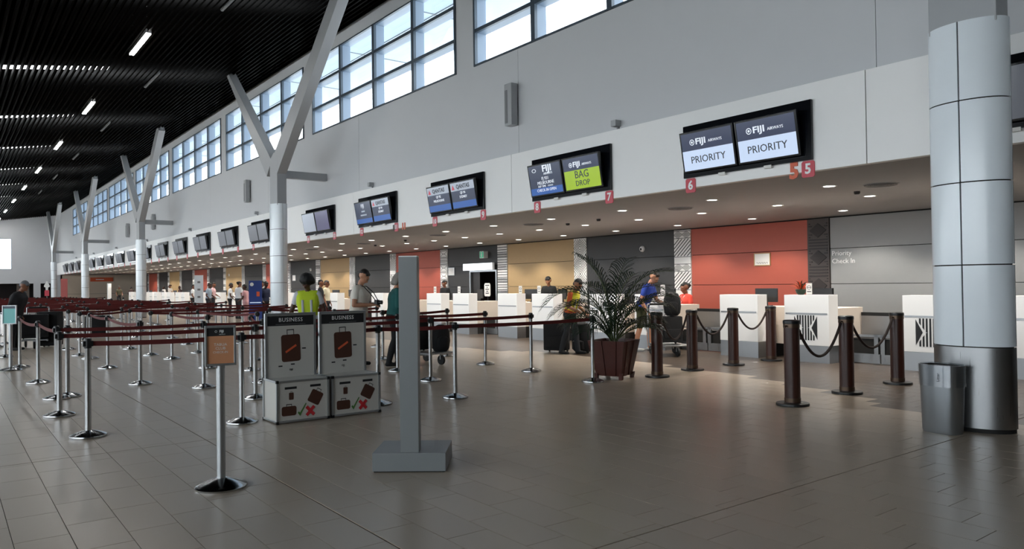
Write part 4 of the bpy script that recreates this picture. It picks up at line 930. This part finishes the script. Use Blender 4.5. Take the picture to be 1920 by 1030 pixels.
trolley((-22.3, 1.9, 0), R_(80), 'luggage trolley under the dark bags at the far left'); suitcase((-22.1, 1.85, .225), R_(80), .6, .42, .62, 'wide black suitcase on the far left trolley'); suitcase((*fl(94, 651).xy, 0), R_(60), .5, .34, .9, 'tall black case standing in the maze at the far left'); suitcase((*fl(182, 634).xy, 0), R_(80), .62, .3, .66, 'dark suitcase among the posts right of the tall black case')
# far totems, kiosk, banner
def totem(loc, rz, w_, h_, d_, mt, label, cat='sign', marks=0):
    r = thing('totem_sign', label, cat, loc, rz); MB().box(-w_/2, w_/2, -d_/2, d_/2, .03, h_).build('panel', mt, r, bevel=.008); MB().box(-w_/2-.08, w_/2+.08, -d_/2-.12, d_/2+.12, 0, .03).build('base', 'steel_dull', r)
    for k in range(marks): MB().box(-w_*.16, w_*.16, -d_/2-.006, -d_/2, h_-.34-k*.32, h_-.26-k*.32).build('print', 'fixture_grey', r)
    return r
p = onY(373, 560, 8.9); totem((p.x, 8.9, 0), face(-p.x, -8.9), .36, 2.0, .1, 'column_panel', 'white upright totem sign among the people at the far counters', marks=4)
p = onY(205, 560, 10.5); totem((p.x, 10.5, 0), 0, .35, 1.9, .25, 'lettering_white', 'slim white totem before the far beige wall')
p = onY(479, 560, 9.6); k = totem((p.x, 9.6, 0), face(-p.x, -9.6), .48, 1.7, .32, 'kiosk_blue', 'blue self-service kiosk left of the second column', 'kiosk')
MB().lathe([(.07, 0), (.07, .012)], 16).build('round_print', 'lettering_white', k, loc=(-.13, -.162, 1.56)).rotation_euler = (R_(90), 0, 0); MB().box(.04, .15, -.168, -.16, 1.1, 1.28).build('print', 'sign_orange', k); MB().box(-.2, .2, -.168, -.16, .85, .88).build('print', 'screen_pale', k)
p = onX(120.5, 560, -84); r = thing('banner', 'pale red banner stand by the far end of the hall', 'banner', (-84, p.y, 0), R_(75)); MB().box(-.28, .28, -.02, .02, .06, 2.5).build('sheet', 'banner_red', r); MB().box(-.33, .33, -.12, .12, 0, .06).build('base', 'fixture_grey', r)
p = onX(88, 560, -72); r = thing('cutout_sign', 'white figure cut-out sign above a red panel at the far left', 'sign', (-72, p.y, 0), R_(75))
MB().box(-.16, .16, -.02, .02, .95, 1.42).build('panel', 'sign_red', r); MB().box(-.25, .25, -.15, .15, 0, .02).build('base', 'fixture_grey', r); MB().box(-.03, .03, -.02, .02, .02, .95).build('pole', 'fixture_grey', r)
MB().prism([(x_, 1.42+(z_-.95)*.6) for x_, z_ in [(-.08, .95), (.08, .95), (.1, 1.35), (.2, 1.4), (.2, 1.6), (.12, 1.85), (.07, 1.95), (.07, 2.12), (0, 2.18), (-.07, 2.12), (-.07, 1.95), (-.12, 1.85), (-.2, 1.6), (-.2, 1.4), (-.1, 1.35)]], -.015, .015).build('figure', 'lettering_white', r)
# ================================================================== PEOPLE
def caps_mesh(prims):
    vs, fs = [], []
    n = 10
    for a, b, ra, rb, mt in prims:
        a, b = Vector(a), Vector(b); t_ = b-a
        if t_.length < 1e-5: t_ = Vector((0, 0, 1e-4)); b = a+t_
        t_.normalize(); x = t_.cross(Vector((.3, .9, .2))).normalized(); y = t_.cross(x)
        rings = [(a, ra, -s) for s in (.97, .75, .4, 0)]+[(b, rb, s) for s in (0, .4, .75, .97)]
        o = len(vs)
        for c, r_, s in rings:
            q = math.sqrt(1-s*s)*r_; cc = c+t_*(s*r_)
            for k in range(n): an = 2*math.pi*k/n; vs.append(cc+x*(q*math.cos(an))+y*(q*math.sin(an)))
        for j in range(len(rings)-1):
            for k in range(n): fs.append((o+j*n+k, o+j*n+(k+1) % n, o+(j+1)*n+(k+1) % n, o+(j+1)*n+k))
        fs.append(tuple(o+k for k in range(n))[::-1]); fs.append(tuple(o+(len(rings)-1)*n+k for k in range(n)))
    me = bpy.data.meshes.new('tmp'); me.from_pydata([tuple(v) for v in vs], [], fs)
    bm = bmesh.new(); bm.from_mesh(me); bmesh.ops.recalc_face_normals(bm, faces=bm.faces); bm.to_mesh(me); bm.free()
    return me
def fuse(prims, name, keys, voxel, smooth=4):
    """one continuous skin over tapered capsules; every face takes the material of the nearest limb"""
    me = caps_mesh(prims); o = bpy.data.objects.new('tmp', me); COL.objects.link(o)
    md = o.modifiers.new('r', 'REMESH'); md.mode = 'VOXEL'; md.voxel_size = voxel
    sm = o.modifiers.new('s', 'SMOOTH'); sm.factor = .5; sm.iterations = smooth
    dg = bpy.context.evaluated_depsgraph_get(); out = bpy.data.meshes.new_from_object(o.evaluated_get(dg)); bpy.data.objects.remove(o); bpy.data.meshes.remove(me)
    out.name = name
    n = len(out.polygons); c = np.empty(n*3, 'f'); out.polygons.foreach_get('center', c); c = c.reshape(-1, 3)
    best = np.full(n, 1e9); idx = np.zeros(n, 'i')
    for a, b, ra, rb, mt in prims:
        a, b = np.array(a, 'f'), np.array(b, 'f'); d = b-a; L = max(float(d@d), 1e-9); t = np.clip(((c-a)@d)/L, 0, 1)
        s = np.linalg.norm(c-(a+t[:, None]*d), axis=1)-(ra+(rb-ra)*t)
        w = s < best; best[w] = s[w]; idx[w] = keys.index(mt)
    out.polygons.foreach_set('material_index', idx); out.polygons.foreach_set('use_smooth', [True]*n)
    return out
SKIN = {'dark': '4a2c20', 'brown': '7a4e38', 'fair': 'c08a6c', 'tan': '9a6a4c'}
def cloth(c): return mat('cloth_'+c, c, .85, noise=.08, nscale=25, bump=.12)
def person(label, loc, rz, h=1.7, skin='brown', hair='short', hairc='120d0b', top='444444', bot='1c1c22', shoe='151515', lean=0., twist=0., head=(0, 0), sleeve='short', shorts=False, seated=False, arms=((None, None), (None, None)), legs=None, vest=None, build=1., girth=1., voxel=.011, group=None, extra=None, cut=None):
    """front of the body looks to -y; arms: (elbow, wrist) for right (+x... seen from behind: right) and left in torso space"""
    r = thing('person', label, 'person', loc, rz, group); s = h/1.72
    P = []; hipz = .93 if not seated else .52
    dz = hipz-.93
    def up(p):                                                        # torso space -> body: lean forward about the hips, twist about z
        x, y, z = p; z += dz
        c_, s_ = math.cos(twist), math.sin(twist); x, y = x*c_-y*s_, x*s_+y*c_
        zz, yy = z-hipz, y; c_, s_ = math.cos(lean), math.sin(lean)
        return (x, yy*c_-zz*s_, hipz+zz*c_+yy*s_)
    prof = [(.90, .075, .122, 0), (.98, .075, .115, 0), (1.06, .06, .108, -.005), (1.16, .07, .112, -.01), (1.26, .085, .116, -.008), (1.34, .1, .1, 0), (1.40, .095, .068, .008)]
    for (z0, w0, r0, y0), (z1, w1, r1, y1) in zip(prof, prof[1:]):
        for k in range(3):
            t = k/3; z = z0+(z1-z0)*t; w_ = (w0+(w1-w0)*t)*build; rr = (r0+(r1-r0)*t)*(girth if z < 1.3 else 1); yy = y0+(y1-y0)*t
            key = 'bot' if z < .93 else ('vest' if vest and z > 1.0 else 'top')
            P.append((up((-w_, yy, z)), up((w_, yy, z)), rr, rr, key))
    P.append((up((-.14*build, .005, 1.395)), up((.14*build, .005, 1.395)), .06, .06, 'vest' if vest else 'top'))
    P.append((up((0, .012, 1.40)), up((0, -.005, 1.51)), .056, .052, 'skin'))
    nod, turn = head; nod += .28
    def hd(p):                                                        # head space (origin at the skull centre)
        x, y, z = p; c_, s_ = math.cos(nod), math.sin(nod); y, z = y*c_-(z)*s_*-1*-1, z*c_+y*s_
        c_, s_ = math.cos(turn), math.sin(turn); x, y = x*c_-y*s_, x*s_+y*c_
        return up((x, y-.012-.06*math.sin(max(0, nod)), z+1.61))
    P += [(hd((-.012, .02, .015)), hd((.012, .02, .015)), .088, .088, 'skin'), (hd((0, -.015, 0)), hd((0, -.03, -.02)), .08, .074, 'skin'), (hd((0, -.03, -.04)), hd((0, -.058, -.094)), .061, .038, 'skin'), (hd((0, -.1, -.005)), hd((0, -.112, -.035)), .011, .015, 'skin')]
    for sx in (-1, 1): P += [(hd((sx*.086, .012, .005)), hd((sx*.088, .018, -.03)), .017, .012, 'skin'), (hd((sx*.03, -.082, .022)), hd((sx*.055, -.07, .02)), .012, .012, 'skin')]
    P.append((hd((-.02, -.092, -.058)), hd((.02, -.092, -.058)), .012, .012, 'lips'))
    hands = []
    for i, sx in enumerate((1, -1)):
        el, wr = arms[i]; el = el or (.235, .03, 1.10); wr = wr or (.235, -.07, .86)
        S = Vector(up((sx*.17*build, .005, 1.385))); E = Vector(up((sx*el[0], el[1], el[2]))); Wr = Vector(up((sx*wr[0], wr[1], wr[2])))
        k = .55 if sleeve == 'short' else 1.
        mid = S.lerp(E, k); r_mid = .055+(.043-.055)*k
        P.append((S, mid, .062, r_mid+.008, 'top'))
        if k < 1: P.append((mid, E, r_mid, .042, 'skin'))
        f = E.lerp(Wr, .4); fk = 'top' if sleeve == 'long' else 'skin'
        P += [(E, f, .042, .042, fk), (f, Wr, .042, .029, fk)]
        d = (Wr-E).normalized(); side = d.cross(Vector((0, 0, 1)))
        if side.length < .2: side = Vector((0, 1, 0))
        side.normalize(); nrm = side.cross(d)
        pal = Wr+d*.085
        for q in (-.024, 0, .024): P.append((Wr+side*q*.6, pal+side*q, .019, .016, 'skin'))
        for q, ln in zip((-.033, -.011, .011, .033), (.065, .078, .082, .07)):
            a = pal+side*q; b = a+d*ln*.5-Vector((0, 0, .012)); c = b+d*ln*.35-Vector((0, 0, .03)); P += [(a, b, .0098, .0092, 'skin'), (b, c, .0092, .008, 'skin')]
        a = Wr+d*.03+side*(-.03*sx); b = a+d*.035+side*(-.03*sx); P += [(a, b, .013, .011, 'skin'), (b, b+d*.03-Vector((0, 0, .012)), .011, .009, 'skin')]
        hands.append(pal)
    for i, sx in enumerate((1, -1)):
        if legs: kn, an = legs[i]
        elif seated: kn, an = (.12, -.42, .50), (.12, -.40, .09)
        else: kn, an = (.1, -.02, .49), (.1, .02, .09)
        Hh = Vector((sx*.09*build, 0, hipz-.05)); K = Vector((sx*kn[0], kn[1], kn[2])); A = Vector((sx*an[0], an[1], an[2]))
        lk = 'skin' if shorts else 'bot'
        kk = .62 if shorts else 1
        m_ = Hh.lerp(K, .9 if shorts else 1); P.append((Hh, m_, .094*girth**.5, .074 if shorts else .066, 'bot'))
        if shorts: P.append((m_, K, .058, .054, 'skin'))
        cf = K.lerp(A, .35)+Vector((0, .012, 0)); e = 0 if shorts else .012
        P += [(K, cf, .056+e, .056+e, lk), (cf, A, .056+e, .037+e*1.6, lk)]
        P += [(A+Vector((0, .03, -.045)), A+Vector((sx*.02, -.17, -.052)), .042, .034, 'shoe')]
    if extra: P += [(up(a), up(b), ra, rb, k) for a, b, ra, rb, k in extra]
    P = [(tuple(v*s for v in a), tuple(v*s for v in b), ra*s, rb*s, k) for a, b, ra, rb, k in P]
    keys = ['skin', 'top', 'bot', 'shoe', 'vest', 'lips']
    me = fuse(P, 'body', keys, voxel)
    sk = mat('skin_'+skin, SKIN[skin], .5, noise=.05)
    for mt in (sk, cloth(top), cloth(bot), cloth(shoe), cloth(vest or top), mat('lips_'+skin, tuple(v*m_ for v, m_ in zip(lin(SKIN[skin]), (.85, .55, .55))), .45)): me.materials.append(mt)
    link('body', me, r)
    for sx in (-1, 1):
        c = Vector(hd((sx*.032, -.089, .008)))*s; ey = MB(); ey.lathe([(.002, -.006), (.009, -.003), (.011, 0), (.009, .003), (.002, .006)], 10, c=c); ey.build('eye', 'print_black', r, smooth=True)
    hs = {'short': [((0, .034, .034), (0, .03, .03), .095, .092), ((0, .06, -.01), (0, .068, -.045), .066, .048), ((-.04, -.022, .072), (.04, -.022, .072), .034, .034)],
          'bob': [((0, .035, .04), (0, .03, .03), .1, .1), ((-.055, .04, -.02), (-.065, .035, -.09), .052, .045), ((.055, .04, -.02), (.065, .035, -.09), .052, .045), ((0, .07, -.02), (0, .075, -.1), .07, .055), ((-.05, -.045, .072), (.05, -.045, .072), .034, .034)],
          'bun': [((0, .035, .03), (0, .03, .03), .094, .092), ((0, .13, .01), (0, .135, .0), .05, .048), ((0, .06, -.02), (0, .08, -.03), .06, .05), ((-.04, -.022, .07), (.04, -.022, .07), .033, .033)],
          'full': [((0, .03, .05), (0, .04, .03), .125, .125), ((-.06, .05, -.01), (-.06, .06, -.04), .075, .06), ((.06, .05, -.01), (.06, .06, -.04), .075, .06), ((-.05, -.03, .085), (.05, -.03, .085), .05, .05)],
          'bald': [((0, .05, -.01), (0, .06, -.04), .06, .05)]}[hair]
    hp = [(tuple(v*s for v in hd(a)), tuple(v*s for v in hd(b)), ra*s, rb*s, 'h') for a, b, ra, rb in hs]
    hm = fuse(hp, 'hair', ['h'], .011*s, 2); hm.materials.append(mat('hair_'+hairc, hairc, .6, noise=.2, nscale=60, bump=.3)); link('hair', hm, r)
    if vest:
        for sx in (-1, 1):
            for yy in (-.132, .122):
                st = MB(); pts = [up((sx*.075, yy*.95*(1 if yy > 0 else girth), z)) for z in (1.02, 1.12, 1.22, 1.30)]
                st.tube([tuple(v*s for v in p) for p in pts], (.02*s), 8, .35); st.build('reflective_band', 'reflective', r, smooth=True)
    r['_s'] = s; del r['_s']
    return r, (lambda p: Vector(tuple(v*s for v in up(p)))), [hh*s for hh in hands]

# man in a white t-shirt holding a camera
r, tf, hands = person('man in a white t-shirt looking down at the camera in his hands', (-12.55, 6.02, 0), face(.8, .75), 1.74, 'fair', 'short', '1a120e', top='efe9dd', bot='d5c9b4', head=(.45, 0), lean=.1, build=1.18, arms=(((.29, -.02, 1.1), (.09, -.26, 1.12)), ((.29, -.02, 1.1), (.09, -.26, 1.12))), girth=1.22, voxel=.009)
c = thing('photo_camera', 'black camera in the hands of the man in white', 'camera', (-12.55, 6.02, 0), face(.8, .75))
p = tf((0, -.33, 1.17)); MB().box(p.x-.065, p.x+.065, p.y-.03, p.y+.03, p.z-.045, p.z+.045).build('camera_body', 'black_plastic', c, bevel=.008)
w = MB().lathe([(.036, 0), (.036, .07), (.03, .075)], 16); w.v = [(a+p.x, -cc+p.y-.03, b+p.z) for a, b, cc in w.v]; w.build('camera_lens', 'black_plastic', c, smooth=True)
q1, q2, q3 = tf((.07, -.09, 1.43)), tf((.10, -.22, 1.33)), tf((-.07, -.09, 1.43)); st = MB(); st.tube([(p.x+.06, p.y, p.z+.03), tuple(q2), tuple(q1), tuple(tf((.07, .06, 1.46)))], .008, 6); st.tube([(p.x-.06, p.y, p.z+.03), tuple(tf((-.1, -.22, 1.33))), tuple(q3), tuple(tf((-.07, .06, 1.46)))], .008, 6); st.build('camera_strap', 'rubber', c)
person('woman with grey hair in a teal jacket and dark trousers', (-12.1, 6.52, 0), face(.3, .95), 1.66, 'fair', 'bob', '8d8780', top='1f5a58', bot='18181b', sleeve='long', head=(.2, 0), lean=.08, girth=1.3, build=1.15, arms=(((.24, .0, 1.12), (.14, -.26, 1.05)), ((.24, .0, 1.12), (.14, -.26, 1.05))), legs=(((.11, -.06, .49), (.12, -.08, .09)), ((.1, .02, .5), (.11, .14, .09))), voxel=.01)
person('woman in a yellow hi-vis vest behind the baggage stands', (-12.4, 5.02, 0), face(.75, -.45), 1.64, 'dark', 'full', '0d0a09', top='c9cbd0', bot='2a1a18', vest='c3d92f', head=(.45, -.5), lean=.12, arms=(((.27, .02, 1.12), (.3, -.1, .9)), ((.28, .0, 1.12), (.33, -.12, .9))), build=1.05, voxel=.01)
person('dark-haired person seen just behind the hi-vis woman', (*onY(601, 560, 10.9).xy, 0), face(.4, .9), 1.68, 'brown', 'short', '0f0b0a', top='26262a', bot='1c1c20', voxel=.014)
person('person in a cream shirt beyond the hi-vis woman', (*onY(612, 560, 11.4).xy, 0), face(.6, .6), 1.66, 'brown', 'short', '0f0b0a', top='d8d0b4', bot='24242a', voxel=.014)
# man in blue leaning over the counter, woman in coral behind it
person('man in a blue polo shirt and olive shorts leaning towards the counter', (-10.95, 11.75, 0), face(.95, .35), 1.72, 'fair', 'short', '1a120e', top='24409a', bot='3e4126', shoe='c9c9c6', lean=.36, shorts=True, head=(.2, 0), arms=(((.24, -.16, 1.14), (.2, -.42, 1.12)), ((.24, -.02, 1.08), (.2, -.2, .92))), legs=(((.1, -.12, .5), (.11, -.1, .09)), ((.1, .02, .5), (.11, .12, .09))), voxel=.009)
rw, tw, _ = person('seated woman in a coral shirt with a lanyard behind the counter', (-11.5, 13.8, 0), face(-.35, -.95), 1.66, 'brown', 'bun', '0f0b0a', top='d9493a', bot='1b1b22', seated=True, legs=(((.12, -.14, .3), (.12, -.12, .09)), ((.12, -.14, .3), (.12, -.12, .09))), girth=1.2, build=1.12, head=(.1, .0), arms=(((.27, -.02, 1.12), (.12, -.3, 1.05)), ((.27, -.02, 1.12), (.12, -.3, 1.05))), voxel=.01); rw.location.z = .16
MB().tube([tuple(tw(q)) for q in ((.07, .03, 1.46), (.075, -.09, 1.40), (.03, -.155, 1.24), (0, -.165, 1.16), (-.03, -.155, 1.24), (-.075, -.09, 1.40), (-.07, .03, 1.46))], .006, 6).box(-.03, .03, tw((0, -.17, 1.1)).y-.01, tw((0, -.17, 1.1)).y, tw((0, 0, 1.08)).z, tw((0, 0, 1.16)).z).build('lanyard', 'lettering_white', rw)
person('staff man in black behind the counter by the tan panel', (-16.6, 13.95, 0), face(.5, -.8), 1.64, 'tan', 'short', '0d0a09', top='131416', bot='16161a', head=(.35, 0), lean=.1, arms=(((.25, -.02, 1.12), (.12, -.3, 1.04)), ((.25, -.02, 1.12), (.12, -.3, 1.04))), voxel=.011)
person('person in an orange and yellow hi-vis vest behind the palm', (-11.55, 10.25, 0), face(.8, .3), 1.55, 'tan', 'short', '0d0a09', top='c25a2c', bot='22252a', vest='d8d23a', head=(.3, 0), lean=.25, arms=(((.25, -.04, 1.1), (.12, -.3, 1.03)), ((.25, -.04, 1.1), (.12, -.3, 1.03))), legs=(((.1, -.1, .49), (.1, -.14, .09)), ((.1, .04, .5), (.1, .18, .09))), voxel=.01)
person('staff woman in a dark jacket right of the grey pillar', (-23.2, 14.55, 0), face(.3, -.9), 1.6, 'brown', 'bun', '0d0a09', top='17171b', bot='17171b', sleeve='long', head=(.15, 0), voxel=.012)
# hooded dark figure at the far left
person('dark-clothed traveller with a grey cap at the left edge of the maze', (-21.7, 1.4, 0), face(.5, .85), 1.7, 'brown', 'short', '55565c', top='0e0e12', bot='0d0d10', sleeve='long', girth=1.35, build=1.2, head=(.3, .0), lean=.3, voxel=.013)
# people along the far counters: (pixel x, depth line y, height, facing, top, trousers, label)
far = [(308, 14.6, 1.62, (.3, -.9), 'e2e0dc', '1b1b20', 'staff person in white behind the far counters, leftmost'), (320, 14.6, 1.72, (.3, -.9), 'cfc8bd', '1b1b20', 'staff person in a pale shirt behind the far counters, second from left'), (338, 14.6, 1.6, (.2, -.9), '3a1c20', '1b1b20', 'staff person in maroon behind the far counters'),
       (361, 11.2, 1.64, (.4, .9), 'd9dadc', '141417', 'person in a white shirt and dark trousers at the far counters'), (391, 10.6, 1.68, (.6, .7), '93a2b3', '23232a', 'man in a grey-blue shirt at the far counters'), (399, 11.4, 1.72, (.5, .8), 'c7a3a6', '23232a', 'man in a pink shirt at the far counters'),
       (431, 11.3, 1.66, (.2, .9), 'd3d4d6', '19191d', 'person in a white shirt with a black belt at the far counters'), (447, 10.9, 1.72, (-.3, .9), 'c2c3c8', '26262c', 'tall person in a light shirt left of the woman in pink'), (461, 9.9, 1.56, (-.5, -.5), 'cf9fa2', 'b98f92', 'woman in pink left of the blue kiosk'), (489, 10.9, 1.7, (.5, .6), '8a8580', '23232a', 'person beyond the man in navy by the second column'), (497, 10.2, 1.66, (.8, .3), '1b2440', '1a1a20', 'man in a navy shirt between the kiosk and the second column'),
       (223, 12.5, 1.68, (.9, .2), '4a4634', '1d1d20', 'person in olive before the far beige wall'), (246, 12.8, 1.62, (-.9, .2), '33201e', '1d1d20', 'bending person in dark brown before the far beige wall')]
for i, (x_, y_, h_, fc, tp, bt, l) in enumerate(far):
    p = onY(x_, 560, y_)
    person(l, (p.x, y_, 0), face(*fc), h_, ['dark', 'brown'][i % 2], ['short', 'bun', 'short'][i % 3] if 'man' not in l.split()[0] or 'woman' in l else 'short', '0d0a09', top=tp, bot=bt, head=(.15, 0), lean=.25 if 'bending' in l else .05, sleeve='long' if i in (2, 10, 12) else 'short', voxel=.02, arms=(((.25, -.02, 1.12), (.2, -.22, 1.02)), ((.25, .0, 1.1), (.22, -.14, .95))))
